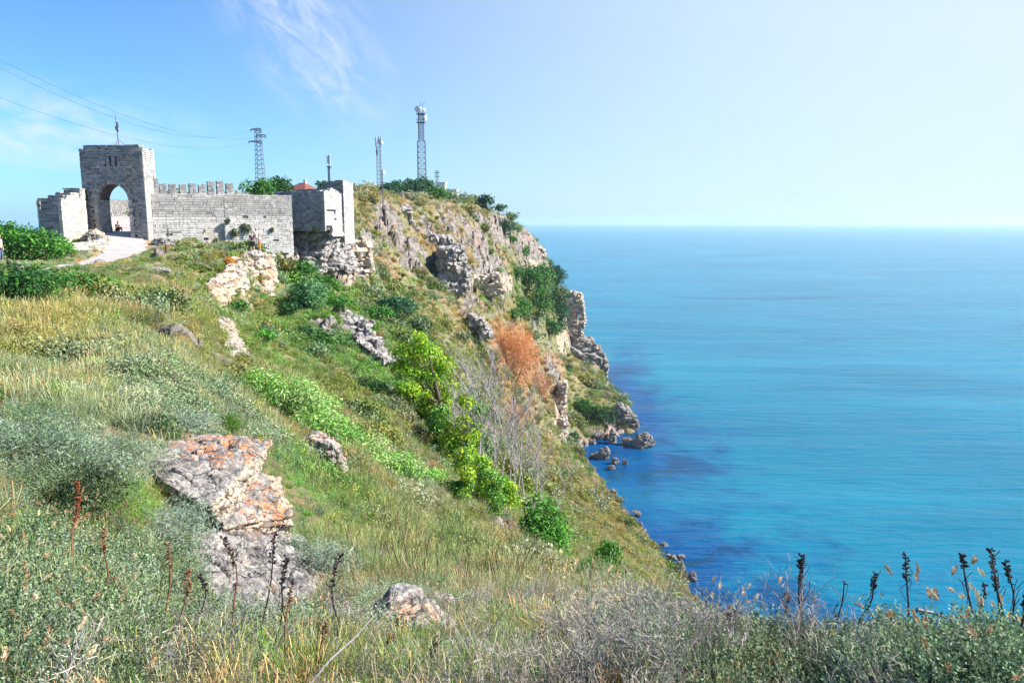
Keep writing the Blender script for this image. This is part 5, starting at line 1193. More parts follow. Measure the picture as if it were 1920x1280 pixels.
shrub(740,602,90,56,GB,'dark glossy fig bush in the hollow','bush',None,3.0,col2=(0.04,0.14,0.06)); shrub(782,628,60,40,GD,'smaller dark bush right of the fig bush','bush',None,3.0,col2=SAGE)
shrub(582,582,86,62,(0.04,0.13,0.04),'dusty green bush in front of the lookout outcrop','bush',None,3.0,col2=(0.10,0.22,0.10)); shrub(552,528,80,50,G1,'lush green bush right of the lookout outcrop','bush',None,3.0,col2=GD); shrub(600,545,70,36,G1,'low green bush on the slope under the bastion','bush',None,3.0); shrub(536,590,40,26,GD,'small dark bush below the lookout outcrop','bush',None,3.0)
shrub(628,440,24,26,G1,'bright green bush at the foot of the bastion','bush',86,2.8); shrub(640,575,60,24,G1,'flat green bush above the slanting ridge','bush',None,3.0); shrub(700,600,70,30,G1,'low bush between the ridge and the fig bush','bush',None,3.0)
shrub(600,650,90,34,(0.06,0.16,0.03),'long dark green bush in the middle of the hollow','bush',None,3.0,col2=GD); shrub(560,632,50,24,GD,'low dark bush left of the slanting ridge','bush',None,3.0); shrub(495,640,56,26,G2,'bright grass green bush beside the rock fin','bush',None,3.0); shrub(705,735,60,26,GD,'dark low bush above the pale green strip','bush',None,3.0); shrub(760,760,60,40,G1,'green bush at the foot of the yellow green tree','bush',None,3.0); shrub(445,585,40,26,G1,'small green tuft bush under the lookout outcrop','bush',None,3.0)
ST='pale green bushes in a long strip down the slope'
for i, (px, pb, w, h) in enumerate([(478,742,84,62),(520,764,84,66),(562,790,84,66),(600,818,84,64),(640,842,86,60),(682,864,86,56),(726,880,78,48),(762,892,60,40),(540,745,70,46),(590,775,66,44)]):
    shrub(px + 4, pb + 6, w * (1.05 + .1 * (i % 4)), h * (0.95 + .12 * (i % 3)), [GL, (0.12, 0.29, 0.05), (0.20, 0.36, 0.09)][i % 3], ['topmost bush of the pale green strip','second bush down the pale green strip','third bush down the pale green strip','fourth bush down the pale green strip','fifth bush down the pale green strip','sixth bush down the pale green strip','seventh bush down the pale green strip','lowest bush of the pale green strip','upper right bush bordering the pale strip','second bush on the right border of the strip'][i], 'bush', None, 3.4, group=ST, col2=GP, asp=0.35, dens=1.1)
shrub(436,812,54,40,(0.07,0.17,0.01),'dark green broom tuft behind the lichen outcrop','bush',None,3.0,asp=0.15,dens=1.4)
shrub(1012,1030,74,110,G2,'tall bright green bush below the bare saplings','bush',None,3.6,col2=G1); shrub(1044,1050,60,84,G2,'second bright bush right of the tall one','bush',None,3.6,col2=GL); shrub(1140,1060,46,50,G2,'round green bush near the lower shore slope','bush',None,3.2); shrub(1108,1092,80,44,G1,'spreading green bush above the grey shrub','bush',None,3.2); shrub(1158,1100,46,32,G2,'small green bush lowest on the right','bush',None,3.2); shrub(850,925,60,30,G1,'green undergrowth left of the sapling trunks','bush',None,3.2); shrub(800,905,60,30,GL,'pale undergrowth right of the pale strip','bush',None,3.2)
shrub(965,712,96,112,(0.50,0.20,0.07),'large feathery orange shrub on the cliff slope','bush',None,2.6,col2=(0.56,0.28,0.12),asp=0.12,dens=1.6,hollow=0.1); shrub(1015,745,40,60,(0.46,0.22,0.10),'narrow dry orange shrub right of the large one','bush',None,3.0,asp=0.14,hollow=0.2); shrub(955,790,70,34,(0.44,0.20,0.08),'low rusty shrub under the large orange one','bush',None,3.0,asp=0.14,hollow=0.2)
shrub(1120,790,60,36,GD,'dark green scrub on the low promontory','bush',None,2.4); shrub(1090,770,44,30,G1,'green scrub at the root of the promontory','bush',None,2.4); shrub(1075,830,20,26,GD,'dark bush above the cove beach','bush',None,2.4); shrub(1050,800,28,20,G1,'bush between the cream scar and the cove','bush',None,2.4); shrub(430,520,22,30,(0.5,0.22,0.03),'orange dry plant on the face of the lookout outcrop','bush',66,2.4,asp=.3)
# near wormwood bushes
SG1=(0.20,0.27,0.20); SG2=(0.14,0.21,0.12)
for px, pb, w, h, c, lab in [(325,1030,130,96,SG1,'round silvery wormwood bush against the lichen outcrop'),(200,905,170,96,SG2,'wide grey green bush left of the lichen outcrop'),(75,860,170,76,SG2,'dusty grey bush near the left edge'),(345,810,110,50,SG1,'low silvery bush just behind the lichen outcrop'),(598,1085,120,84,SG1,'silvery bush growing over the right of the outcrop'),(560,1050,90,60,SG2,'grey bush on the lower ledge of the outcrop'),(255,760,90,44,(0.40,0.42,0.24),'pale flowering bush on the upper meadow')]:
    shrub(px, pb, w, h, c, lab, 'wormwood_bush', None, 4.2, 1.3, asp=0.16, col2=(0.27,0.34,0.27), group='grey bushes near the outcrop', hollow=.3)
shrub(238, 1010, 90, 130, (0.12, 0.26, 0.03), 'bright green feathery plant left of the lichen outcrop', 'green_plant', None, 4.0, 1.0, asp=0.12, hollow=.2, cat='plant')
shrub(150, 985, 150, 110, (0.025, 0.045, 0.015), 'green shrub with leaves darkened as shade, behind the rust red dock spike', 'shrub', None, 4.4, 0.9, asp=0.25, col2=(0.07, 0.10, 0.045))  # leaf colours near black: deep shade put into the foliage
def tree(px, pb, d, top, spread, col, label, name, seed, lob, leafpx=3.6, col2=None, lean=(0, 0), group=None, bark=None, dens=1.0):
    b = hit(px, pb) if d is None else W(px, pb, d); b.z = Hs(b.x, b.y) - 0.1; sl = (b - Vector((0, 0, CAMZ))).length; k = sl / FPX
    e = empty(name, b, 0, label, 'tree', group); r = random.Random(seed); mb = MB(); hgt = (pb - top) * k
    L = [(Vector(((lx - px) * k, r.uniform(-.5, .5) * spread * k * 0.5, (pb - ly) * k)), (rx * k, rx * k * 0.9, ry * k)) for lx, ly, rx, ry in lob]
    tp = Vector(((lob[0][0] - px) * k * 0.6, 0, hgt * 0.8)); mid = Vector((tp.x * 0.4, 0.1, hgt * 0.4))
    mb.tube([(0, 0, -0.2), mid, tp], [0.02 * hgt, 0.014 * hgt, 0.005 * hgt], 7); mb.build('trunk', bark or M_BARK, e)
    mb = MB()
    for c, rad in L:
        s_ = Vector((0, 0, 0)).lerp(mid, 1.0) if c.z > mid.z else Vector((mid.x * .5, 0, mid.z * .5)); mb.tube([s_, s_.lerp(c, .5) + Vector((r.uniform(-.1, .1), 0, -.1)), c], [0.010 * hgt, 0.006 * hgt, 0.002 * hgt], 5)
    mb.build('branches', bark or M_BARK, e)
    area = sum(4 * q[2] * q[3] for q in lob); n = int(area / leafpx ** 2 * 3.8 * dens)
    link('crown', leaves(L, n, leafpx * k, col, seed, 0.45, col2=col2, hollow=0.2), M_LEAF, e); return e
tree(838,835,None,622,100,YG,'yellow green tree with airy crown in the middle of the slope','tree',5,[(788,640,18,20),(768,662,28,18),(800,665,30,20),(832,688,24,18),(768,696,32,20),(812,708,30,22),(848,722,18,18),(786,738,28,18),(828,755,22,24),(756,684,20,12),(800,780,26,20),(770,722,22,14),(840,785,18,22)],3.4,(0.20,0.42,0.03))
YS='yellow green saplings below the tree'
for i, (px, pb, tp) in enumerate([(822,850,770),(850,885,800),(876,905,745),(893,905,760),(872,940,850),(905,945,860),(925,960,880),(950,965,900),(800,800,745)]):
    lob = [(px + random.uniform(-9, 9), pb - (pb - tp) * f, random.uniform(12, 20), random.uniform(12, 20)) for f in (0.95, 0.75, 0.55, 0.35, 0.15)]
    tree(px, pb, None, tp, 30, YG if i % 3 else GL, ['sapling','leafy sapling','tall leafy sapling','narrow sapling','short sapling','bushy sapling','low sapling','lowest sapling','highest sapling'][i] + ' with yellow green leaves, ' + ['just under the big tree','left of the grey trunks','among the grey trunks','right of the grey trunks','at the foot of the grey trunks','below the narrow one','above the pale boulder','beside the tall bright bush','left of the big tree'][i], 'sapling', 60 + i, lob, 3.2, (0.16,0.38,0.03) if i % 2 else GL, group=YS)
def bare(px, pb, tp, label, seed, group):
    b = hit(px, pb); b.z = Hs(b.x, b.y) - 0.1; k = (b - Vector((0, 0, CAMZ))).length / FPX; h = (pb - tp) * k
    e = empty('bare_sapling', b, 0, label, 'tree', group); r = random.Random(seed); m1 = MB(); m2 = MB()
    def br(p, d, L, w, lv):
        pts = [p]; q = p.copy()
        for i in range(4):
            q = q + d * (L / 4); d = (d + Vector((r.gauss(0, .09), r.gauss(0, .09), .05))).normalized(); pts.append(q.copy())
            if lv and i >= (1 if lv == 3 else 0):
                for _ in range(2):
                    if r.random() < 0.8: br(q, (d + Vector((r.gauss(0, .42), r.gauss(0, .42), .1))).normalized(), L * r.uniform(.38, .6), w * .5, lv - 1)
        (m1 if lv == 3 else m2).tube(pts, [w * (1 - .6 * j / 4) for j in range(5)], 4 if lv == 3 else 3, False)
    br(Vector((0, 0, 0)), Vector((r.gauss(.03, .06), r.gauss(0, .05), 1)).normalized(), h * 0.72, h * 0.011, 3)
    m1.build('trunk', M_GBARK, e); m2.build('branches', M_GBARK, e)
BS='bare grey saplings on the slope'
bl_ = [(868,880,700),(880,905,720),(893,910,690),(912,905,705),(925,930,740),(940,925,760),(955,935,745),(968,960,800),(985,950,790),(1000,975,820),(1018,985,850),(905,880,690),(1040,1000,880),(850,860,720),(975,930,770),(930,890,710)]
ords = ['first','second','third','fourth','fifth','sixth','seventh','eighth','ninth','tenth','eleventh','twelfth','thirteenth','fourteenth','fifteenth','sixteenth']
for i, (px, pb, tp) in enumerate(sorted(bl_)): bare(px, pb, tp, 'bare grey sapling without leaves, %s from the left of its group' % ords[i], 200 + i, BS)
# ------------------------------------------------------------------ masts, pylon, buildings
M_STEEL = plain('galvanised_steel', (0.13, 0.12, 0.17), 0.5, 0.3); M_DISH = plain('white_dish', (0.72, 0.72, 0.76), 0.4); M_WALLW = plain('whitewash', (0.70, 0.68, 0.64)); M_TILE = plain('red_tiles', (0.21, 0.075, 0.06)); M_DARKM = plain('dark_metal', (0.07, 0.07, 0.09), 0.5, 0.3); M_WOOD = plain('weathered_wood', (0.14, 0.11, 0.09))
def lattice(mb, z0, z1, w0, w1, n, r, tri=False, fine=1):
    k = 3 if tri else 4; cs = [(math.cos(2 * math.pi * (i + .5) / k), math.sin(2 * math.pi * (i + .5) / k)) for i in range(k)]; q = 0.7071 if k == 4 else 0.577
    def c(i, z): t = (z - z0) / (z1 - z0); w = (w0 + (w1 - w0) * t) * q; return Vector((cs[i][0] * w, cs[i][1] * w, z))
    for i in range(k): mb.tube([c(i, z0), c(i, z1)], r * 1.4, 4)
    for s in range(n):
        a = z0 + (z1 - z0) * s / n; b = z0 + (z1 - z0) * (s + 1) / n
        for i in range(k):
            j = (i + 1) % k; mb.tube([c(i, b), c(j, b)], r, 3); mb.tube([c(i, a), c(j, b)], r, 3)
            if fine: mb.tube([c(j, a), c(i, b)], r, 3)
def dish(e, loc, rad, az, name='dish'):
    mb = MB(); n = 16; M = Matrix.Translation(loc) @ Matrix.Rotation(-R_(az), 4, 'Z') @ Matrix.Rotation(-math.pi / 2, 4, 'X'); vs = []
    prof = [(0.0, -0.30), (0.55, -0.24), (0.95, -0.05), (1.0, 0.0), (1.0, 0.34), (0.97, 0.36), (0.0, 0.40)]
    for r_, z_ in prof:
        for k in range(n): vs.append(M @ Vector((math.cos(2 * math.pi * k / n) * r_ * rad, math.sin(2 * math.pi * k / n) * r_ * rad, z_ * rad)))
    mb.add(vs, [(i * n + k, i * n + (k + 1) % n, (i + 1) * n + (k + 1) % n, (i + 1) * n + k) for i in range(len(prof) - 1) for k in range(n)]); return mb.build(name, M_DISH, e, True)
def base_at(px, d, py=None):
    p = W(px, py or 370, d); p.z = Hs(p.x, p.y) - 0.3; return p
def zat(px, py, p): return W(px, py, math.hypot(p.x, p.y)).z - p.z
# tall mast
D = 250; p = base_at(792, D); k = D / FPX
e = empty('radio_mast', p, 0, 'tallest lattice mast on the headland with round white dishes at its top', 'radio mast')
z1 = zat(792, 265, p); z2 = zat(792, 212, p); zt = zat(792, 190, p)
mb = MB(); lattice(mb, 0, z1, 15 * k, 13.5 * k, 12, 0.06); mb.build('lower_lattice', M_STEEL, e)
mb = MB(); lattice(mb, z1, z2, 9.5 * k, 8.5 * k, 9, 0.06); mb.build('upper_lattice', M_STEEL, e)
for y_ in (214.5, 230.5): mb = MB(); mb.box((0, 0, zat(792, y_, p)), (2.6, 2.6, 0.16)); z_ = zat(792, y_, p); [mb.tube([(sx * 1.3, sy * 1.3, z_), (sx * 1.3, sy * 1.3, z_ + 1.1)], .04, 4) for sx in (-1, 1) for sy in (-1, 1)]; [mb.tube([(a, b, z_ + 1.1), (c, d, z_ + 1.1)], .04, 4) for a, b, c, d in ((-1.3, -1.3, 1.3, -1.3), (1.3, -1.3, 1.3, 1.3), (1.3, 1.3, -1.3, 1.3), (-1.3, 1.3, -1.3, -1.3))]; mb.build('platform', M_STEEL, e)
dish(e, Vector(((788 - 792) * k, -1.2, zat(792, 206, p))), 6 * k, 190); dish(e, Vector(((798 - 792) * k, -0.6, zat(792, 208, p))), 3.6 * k, 160); dish(e, Vector(((800 - 792) * k, -0.4, zat(792, 222, p))), 4.5 * k, 110); dish(e, Vector(((801 - 792) * k, 0.4, zat(792, 218, p))), 2.6 * k, 100)
mb = MB(); mb.tube([(0, 0, z2), (0, 0, zt)], 0.06, 4); mb.tube([(0.3, 0, zat(792, 200, p)), (1.5, 0, zat(792, 190, p))], 0.05, 4); mb.tube([(-0.4, 0, z2), (-0.4, 0, zat(792, 197, p))], 0.06, 4); mb.build('whip_antennas', M_DARKM, e)
# slimmer mast
D = 185; p = base_at(713, D); k = D / FPX
e = empty('radio_mast', p, 0, 'slim lattice mast with panel antennas between the corner tower and the tallest mast', 'radio mast')
zt = zat(713, 262, p); mb = MB(); lattice(mb, 0, zt, 9.5 * k, 7.5 * k, 16, 0.04, True, 0); mb.build('lattice_frame', M_STEEL, e)
for i, (ox, y0, y1) in enumerate(((-4.5, 258, 276), (4, 257, 274), (0, 256, 270), (-5, 280, 290))): mb = MB(); mb.box((ox * k, -0.5 + 0.4 * i, (zat(713, y0, p) + zat(713, y1, p)) / 2), (0.34, 0.25, abs(zat(713, y0, p) - zat(713, y1, p)))); mb.build('panel_antenna', M_DISH if i != 3 else M_STEEL, e)
dish(e, Vector((6 * k, -0.3, zat(713, 268, p))), 2.6 * k, 120); mb = MB(); mb.tube([(0, 0, zt), (0, 0, zat(713, 254, p))], .05, 4); mb.tube([(-5 * k, 0, zat(713, 266, p)), (6 * k, 0, zat(713, 266, p))], .05, 4); mb.build('head_frame', M_STEEL, e)
# thin pole with small dish, in front
p = base_at(718, 127, 376); e = empty('antenna_pole', p, 0, 'thin steel pole with one small dish at the cliff edge', 'pole')
mb = MB(); mb.tube([(0, 0, 0), (0, 0, zat(718, 318, p))], [0.14, 0.08], 6); mb.build('pole', M_STEEL, e); dish(e, Vector((0.3, -0.2, zat(718, 324, p))), 0.28, 120)
# pylon
D = 135; p = base_at(490, D); k = D / FPX; e = empty('power_pylon', p, 0, 'dark lattice power pylon with three crossarms behind the long wall', 'power pylon')
zt = zat(490, 241, p); mb = MB(); lattice(mb, 0, zat(490, 282, p), 15.5 * k, 10 * k, 11, 0.03, fine=0); lattice(mb, zat(490, 282, p), zt, 10 * k, 8.5 * k, 5, 0.028, fine=0); mb.build('lattice_frame', M_STEEL, e)
for y_, a, b in ((242.5, -12, 5), (253.5, -2, 12.5), (265, -16, 5)):
    z_ = zat(490, y_, p); mb = MB()
    for s_ in (-.3, .3): mb.tube([(a * k, 0, z_), (b * k, s_, z_)], 0.06, 4); mb.tube([(a * k, 0, z_), (b * k, s_, z_ - 0.4)], 0.05, 4)
    for xx in (a, b): mb.tube([(xx * k, 0, z_), (xx * k, 0, z_ - 0.35)], 0.09, 5)
    mb.build('crossarm', M_DARKM, e)
PYL = p
# small panel antenna behind the corner tower
p = base_at(618, 112, 350); e = empty('antenna_pole', p, 0, 'short pole carrying white panel antennas behind the corner tower', 'pole'); k = 112 / FPX
mb = MB(); lattice(mb, 0, zat(618, 312, p), 4 * k, 3.5 * k, 12, 0.03, True); mb.tube([(0, 0, 0), (0, 0, zat(618, 291, p))], .06, 5); mb.build('pole', M_STEEL, e)
for ox, y0, y1 in ((-2, 292, 306), (2.2, 291, 307), (5, 313, 317)): mb = MB(); mb.box((ox * k, -.1, (zat(618, y0, p) + zat(618, y1, p)) / 2), (0.16, 0.12, abs(zat(618, y0, p) - zat(618, y1, p)))); mb.build('panel_antenna', M_DISH, e)
mb = MB(); mb.box((0, 0, zat(618, 313, p)), (0.5, .5, .12)); mb.build('bracket', M_STEEL, e)
# small double pole right of the tall mast
p = base_at(820, 225); k = 225 / FPX; e = empty('utility_pole', p, 0, 'small double utility pole with short crossarms right of the tallest mast', 'utility pole')
mb = MB(); [mb.tube([(s * k, 0, 0), (s * k, 0, zat(820, 319, p))], .11, 5) for s in (-1.6, 1.6)]; mb.build('pole', M_DARKM, e)
for y_ in (324, 331): mb = MB(); mb.tube([(-5 * k, 0, zat(820, y_, p)), (5 * k, 0, zat(820, y_, p))], .08, 4); mb.build('crossarm', M_DARKM, e)
# lamp post and thin aerials
for px, py, d, lab in ((683, 339, 135, 'thin lamp post with a flat head right of the corner tower'), (697, 336, 150, 'faint thin aerial between the lamp post and the slim mast')):
    p = base_at(px, d); e = empty('lamp_post', p, 0, lab, 'lamp post'); mb = MB(); mb.tube([(0, 0, 0), (0, 0, zat(px, py, p))], .05, 5); mb.build('pole', M_DISH, e); mb = MB(); mb.box((0, 0, zat(px, py, p)), (0.7 if px == 683 else .2, .15, .06)); mb.build('lamp_head', M_DISH, e)
def house(px, d, w, dp, zeave, ztop, lab, az=0, flat=False, nwin=2):
    p = base_at(px, d); p.z -= 0.2; e = empty('house', p, -R_(az), lab, 'house'); ze = zat(px, zeave, p); zr = zat(px, ztop, p)
    mb = MB(); mb.box((0, 0, ze / 2), (w, dp, ze)); mb.build('wall', M_WALLW, e)
    mb = MB()
    if flat: mb.box((0, 0, ze + 0.1), (w + .4, dp + .4, max(.2, zr - ze)))
    else:
        a, b = w / 2 + .35, dp / 2 + .35; q = w * 0.16; mb.add([(-a, -b, ze - .05), (a, -b, ze - .05), (a, b, ze - .05), (-a, b, ze - .05), (-q, 0, zr), (q, 0, zr)], [(0, 1, 5, 4), (1, 2, 5), (2, 3, 4, 5), (3, 0, 4), (3, 2, 1, 0)])
    rf = mb.build('roof', M_TILE if not flat else M_WALLW, e)
    if not flat: mb = MB(); mb.box((w * .12, .2, zr + .15), (.4, .4, .7)); mb.build('chimney', M_WALLW, rf)
    for i in range(nwin): mb = MB(); mb.box((-w * .3 + i * w * .5, -dp / 2 - .02, ze * .6), (w * .12, .06, ze * .22)); mb.build('window', M_DARKM, e)
    return e
house(568, 125, 3.2, 3.4, 356, 343, 'house with a red tiled hipped roof behind the curtain wall', 20)
house(828, 225, 2.6, 3, 343.5, 342, 'small flat roofed pale hut beside the double utility pole', 5, True, 1)
house(848, 235, 3.2, 3.5, 356.5, 355, 'tiny flat roofed hut at the right end of the mast thicket', 5, True, 1)
house(868, 215, 5.0, 4, 377, 372.5, 'low white building with a pitched roof on the headland skyline', 0, False, 2)
house(888, 220, 3.6, 4, 380, 377.5, 'smaller white shed right of the low white building', 0, True, 1)
boulder(751, 364, 759, 374, 148, 'boulder', MR_CREAM, 'dark mouthed pale block on the plateau edge left of the white stones', seed=81, dep=.5); boulder(762, 365, 782, 372, 150, 'boulder', MR_CREAM, 'low white stones on the plateau edge below the mast thicket', seed=82, dep=.5)
# rail fence on the plateau
a = W(664, 360, 124); b = W(690, 360, 128); e = empty('rail_fence', Vector((a.x, a.y, Hs(a.x, a.y))), 0, 'low dark rail fence right of the corner tower', 'fence'); n = 7
for i in range(n): q = a.lerp(b, i / (n - 1)); z_ = Hs(q.x, q.y) - e.location.z; mb = MB(); mb.tube([(q.x - a.x, q.y - a.y, z_ - .1), (q.x - a.x, q.y - a.y, z_ + 1.0)], .05, 5); mb.build('post', M_DARKM, e)
for hh in (.5, .95): mb = MB(); mb.tube([(a.lerp(b, i / 6).x - a.x, a.lerp(b, i / 6).y - a.y, Hs(*a.lerp(b, i / 6).xy) - e.location.z + hh) for i in range(7)], .035, 4); mb.build('rail', M_DARKM, e)
# wires
def wire(A0, B0, sag, lab):
    pts = [A0.lerp(B0, i / 40) - Vector((0, 0, sag * 4 * (i / 40) * (1 - i / 40))) for i in range(41)]; mb = MB(); mb.tube([q - A0 for q in pts], 0.011, 4); o = mb.build('power_line', M_DARKM); o.location = A0; tag(o, lab, 'power line')
B1 = PYL + Vector((-12 * 135 / FPX, 0, zat(490, 244, PYL))); B2 = PYL + Vector((12.5 * 135 / FPX, 0, zat(490, 255, PYL))); B3 = PYL + Vector((-16 * 135 / FPX, 0, zat(490, 267, PYL)))
wire(W(-60, 82, 62), B2, 2.6, 'uppermost of the three thin power lines crossing the sky'); wire(W(-60, 97, 61), B1, 2.9, 'middle one of the three power lines crossing the sky'); wire(W(-60, 160, 66), B3, 2.3, 'lowest of the three power lines, passing behind the flagpole')
# posts and signs near the wall
for px, pb, tp, lab, mt in ((317, 462, 428, 'thin dark post standing before the long wall', M_WOOD), (313, 478, 458, 'short grey marker post in the grass below the dark post', M_WOOD)):
    b = W(px, pb, 75 if tp == 428 else 70); b.z = Hs(b.x, b.y); mb = MB(); h = zat(px, tp, b); mb.tube([(0, 0, -.2), (0.01, 0, h * .5), (0, 0, h)], [.07 if tp == 428 else .12] * 3, 6); o = mb.build('post', mt); o.location = b; tag(o, lab, 'post')
b = W(388, 468, 76); b.z = Hs(b.x, b.y); e = empty('sign', b, 0, 'small dark sign plate on a thin leg before the long wall', 'sign'); h = zat(388, 448, b)
mb = MB(); mb.tube([(0, 0, -.1), (0, 0, h)], .03, 5); mb.build('leg', M_DARKM, e); mb = MB(); mb.box((0, -.03, h), (.45, .04, .2)); mb.build('plate', M_DARKM, e)
# tufts rooted in the wall
for px, py, s_ in ((362, 451, 10), (437, 437, 11), (459, 430, 17), (508, 431, 6), (385, 432, 7), (425, 415, 8), (440, 470, 14), (600, 433, 10), (405, 452, 6)):
    u0 = upx(px, 59.5); q = C0 + CU * u0 + CN * (0.45 if px > 424 else 0.05); q.z = W(px, py, math.hypot(q.x, q.y)).z
    if px == 600: q = Bc - BU * 1.0 + BN * 0.2; q.z = W(600, 430, 84).z
    k = 84 / FPX; e = empty('wall_plant', q, 0, 'green tuft rooted in the wall face, ' + {362:'low down left of the buttress',437:'just right of the buttress',459:'largest one high above the sightseers',508:'small one on the lit right part',385:'small one left of the buttress',425:'brown one at the top of the buttress',440:'at the wall foot left of the sightseers',600:'under the bastion front',405:'next to the buttress shadow'}[px], 'plant', 'plants rooted in the long wall')
    link('foliage', leaves([(Vector((0, 0, 0)), (s_ * k * .5, s_ * k * .35, s_ * k * .5))], 240, 3 * k, (0.16, 0.20, 0.10), px, .35), M_LEAF, e)
    mb = MB(); mb.tube([(0, 0.25, -.15), (0, 0, 0)], .02, 4); mb.build('stem', M_BARK, e)

# ------------------------------------------------------------------ people
M_SKIN = plain('skin', (0.50, 0.31, 0.22), 0.6); M_HAIR = plain('dark_hair', (0.04, 0.03, 0.025))
def skin_obj(name, verts, edges, radii, mat, parent, sub=1):
    me = bpy.data.meshes.new(name); me.from_pydata([tuple(v) for v in verts], edges, []); o = bpy.data.objects.new(name, me); COL.objects.link(o); me.update()
    md = o.modifiers.new('s', 'SKIN'); md.use_smooth_shade = True
    if not me.skin_vertices:
        bpy.context.view_layer.objects.active = o
    for i, sv in enumerate(me.skin_vertices[0].data): rr_ = radii[i]; sv.radius = (rr_, rr_) if isinstance(rr_, float) else rr_; sv.use_root = (i == 0)
    md2 = o.modifiers.new('u', 'SUBSURF'); md2.levels = sub; md2.render_levels = sub
    dg = bpy.context.evaluated_depsgraph_get(); m2 = bpy.data.meshes.new_from_object(o.evaluated_get(dg)); o.modifiers.clear(); o.data = m2; m2.materials.clear(); m2.materials.append(mat)
    m2.polygons.foreach_set('use_smooth', [True] * len(m2.polygons)); o.parent = parent; return o
def person(loc, face, label, top, pants, hair=None, pose='stand', short=True, shirt_len=0.0, hat=None, legc=None):
    e = empty('person', loc, -R_(face), label, 'person') # faces local +Y
    sit = pose == 'sit'; hz = 0.95 if not sit else 0.22
    V = lambda *a: Vector(a); J = {}
    J['pel'] = V(0, 0, hz); J['wai'] = V(0, 0.0, hz + .14); J['che'] = V(0, .0 + (.06 if sit else 0), hz + .36); J['nek'] = V(0, .0 + (.10 if sit else 0), hz + .53); J['hd0'] = V(0, .03 + (.12 if sit else 0), hz + .60); J['hd1'] = V(0, .03 + (.14 if sit else 0), hz + .71); J['hd2'] = V(0, .02 + (.14 if sit else 0), hz + .80)
    verts = [J[k] for k in ('pel', 'wai', 'che', 'nek', 'hd0', 'hd1', 'hd2')]; ed = [(i, i + 1) for i in range(6)]; rad = [(.15, .11), (.13, .10), (.16, .11), .055, .065, .085, .07]
    nose = len(verts); verts.append(J['hd1'] + V(0, .10, -.01)); ed.append((5, nose)); rad.append(.018)
    arms = []
    for s in (-1, 1):
        b = len(verts); sh = J['che'] + V(s * .18, 0, .09)
        if pose == 'akimbo' and s > 0: el = sh + V(.16, -.06, -.24); wr = el + V(-.16, .10, -.16)
        elif sit: el = sh + V(s * .03, .12, -.24); wr = el + V(-s * .06, .20, .02)
        elif pose == 'bent': el = sh + V(s * .05, .02, -.27); wr = el + V(-s * .06, .20, .06)
        else: el = sh + V(s * .06, -.03, -.28); wr = el + V(s * .01, .05, -.25)
        dv = (wr - el).normalized(); ha = wr + dv * .06; verts += [sh, el, wr, ha]; ed += [(2, b), (b, b + 1), (b + 1, b + 2), (b + 2, b + 3)]; rad += [.055, .042, .028, (.034, .018)]
        sd_ = dv.cross(V(0, 1, 0.2)).normalized()
        for f in range(4): verts.append(ha + dv * (.085 - .012 * abs(f - 1.4)) + sd_ * (f - 1.5) * .02 + V(0, .012, 0)); ed.append((b + 3, len(verts) - 1)); rad.append(.009)
        verts.append(wr + dv * .07 + sd_ * .045 * s + V(0, .03, 0)); ed.append((b + 2, len(verts) - 1)); rad.append(.010); arms.append((sh, el, wr))
    for s in (-1, 1):
        b = len(verts); hp = J['pel'] + V(s * .09, 0, -.06)
        if sit: kn = hp + V(s * .06, .38, .28); an = kn + V(0, .06, -.42)
        else: kn = hp + V(s * .02, .02, -.42); an = V(s * .12, -.02, .08)
        to = an + V(s * .02, .16, -.05); verts += [hp, kn, an, to]; ed += [(0, b), (b, b + 1), (b + 1, b + 2), (b + 2, b + 3)]; rad += [.085, .058, .038, .032]
        arms.append((hp, kn, an))
    skin_obj('body', verts, ed, rad, M_SKIN, e, 1)
    t = plain('shirt_cloth', top); p_ = plain('trouser_cloth', pants)
    vs = [J['pel'] + V(0, 0, .02 - shirt_len), J['wai'], J['che'], J['nek'] - V(0, 0, .05)]; es = [(0, 1), (1, 2), (2, 3)]; rs = [(.165, .125), (.15, .12), (.18, .13), .075]
    for sh, el, wr in arms[:2]: b = len(vs); vs += [sh + V(0, 0, .005), sh.lerp(el, .6)]; es += [(2, b), (b, b + 1)]; rs += [.072, .062]
    skin_obj('shirt', vs, es, rs, t, e)
    vs = [J['pel'] + V(0, 0, .04)]; es = []; rs = [(.165, .125)]
    for hp, kn, an in arms[2:]:
        b = len(vs); vs += [hp, kn]; es += [(0, b), (b, b + 1)]; rs += [.105, .080]
        if not short: vs.append(an + V(0, 0, .05)); es.append((b + 1, b + 2)); rs.append(.058)
    skin_obj('shorts' if short else 'trousers', vs, es, rs, p_, e)
    hc = plain('hat_cloth', hat) if hat else (M_HAIR if hair is None else plain('hair', hair))
    h0 = J['hd1']; skin_obj('hat' if hat else 'hair', [h0 + V(0, -.02, .00), h0 + V(0, -.02, .06), h0 + V(0, -.01, .10)], [(0, 1), (1, 2)], [(.095, .088), (.098, .095), .06], hc, e)
    mb = MB()
    for hp, kn, an in arms[2:]: mb.box(an + V(0, .07, -.045), (.09, .27, .07))
    # two shoes, each its own part
    for i, (hp, kn, an) in enumerate(arms[2:]): m_ = MB(); m_.box(an + V(0, .07, -.045), (.09, .27, .07)); m_.build('shoe', M_DARKM, e)
    return e
def stand_at(px, py, d): q = W(px, py, d); return q
pz = None
def ground_pt(px, py, d0=None):
    """top of the rocks or ground under a photo pixel"""
    dg = bpy.context.evaluated_depsgraph_get(); r = Vector(ray(px, py)).normalized(); ok, loc, n_, i_, ob, m_ = SC.ray_cast(dg, cam.location + r * 20, r)
    return loc if ok else W(px, py, d0 or 70)
bpy.context.view_layer.update()
haze.hide_viewport = True
q1 = W(474, 473.5, 70.0); q2 = W(487, 469, 71.3); q3 = W(481, 466, 72.2)
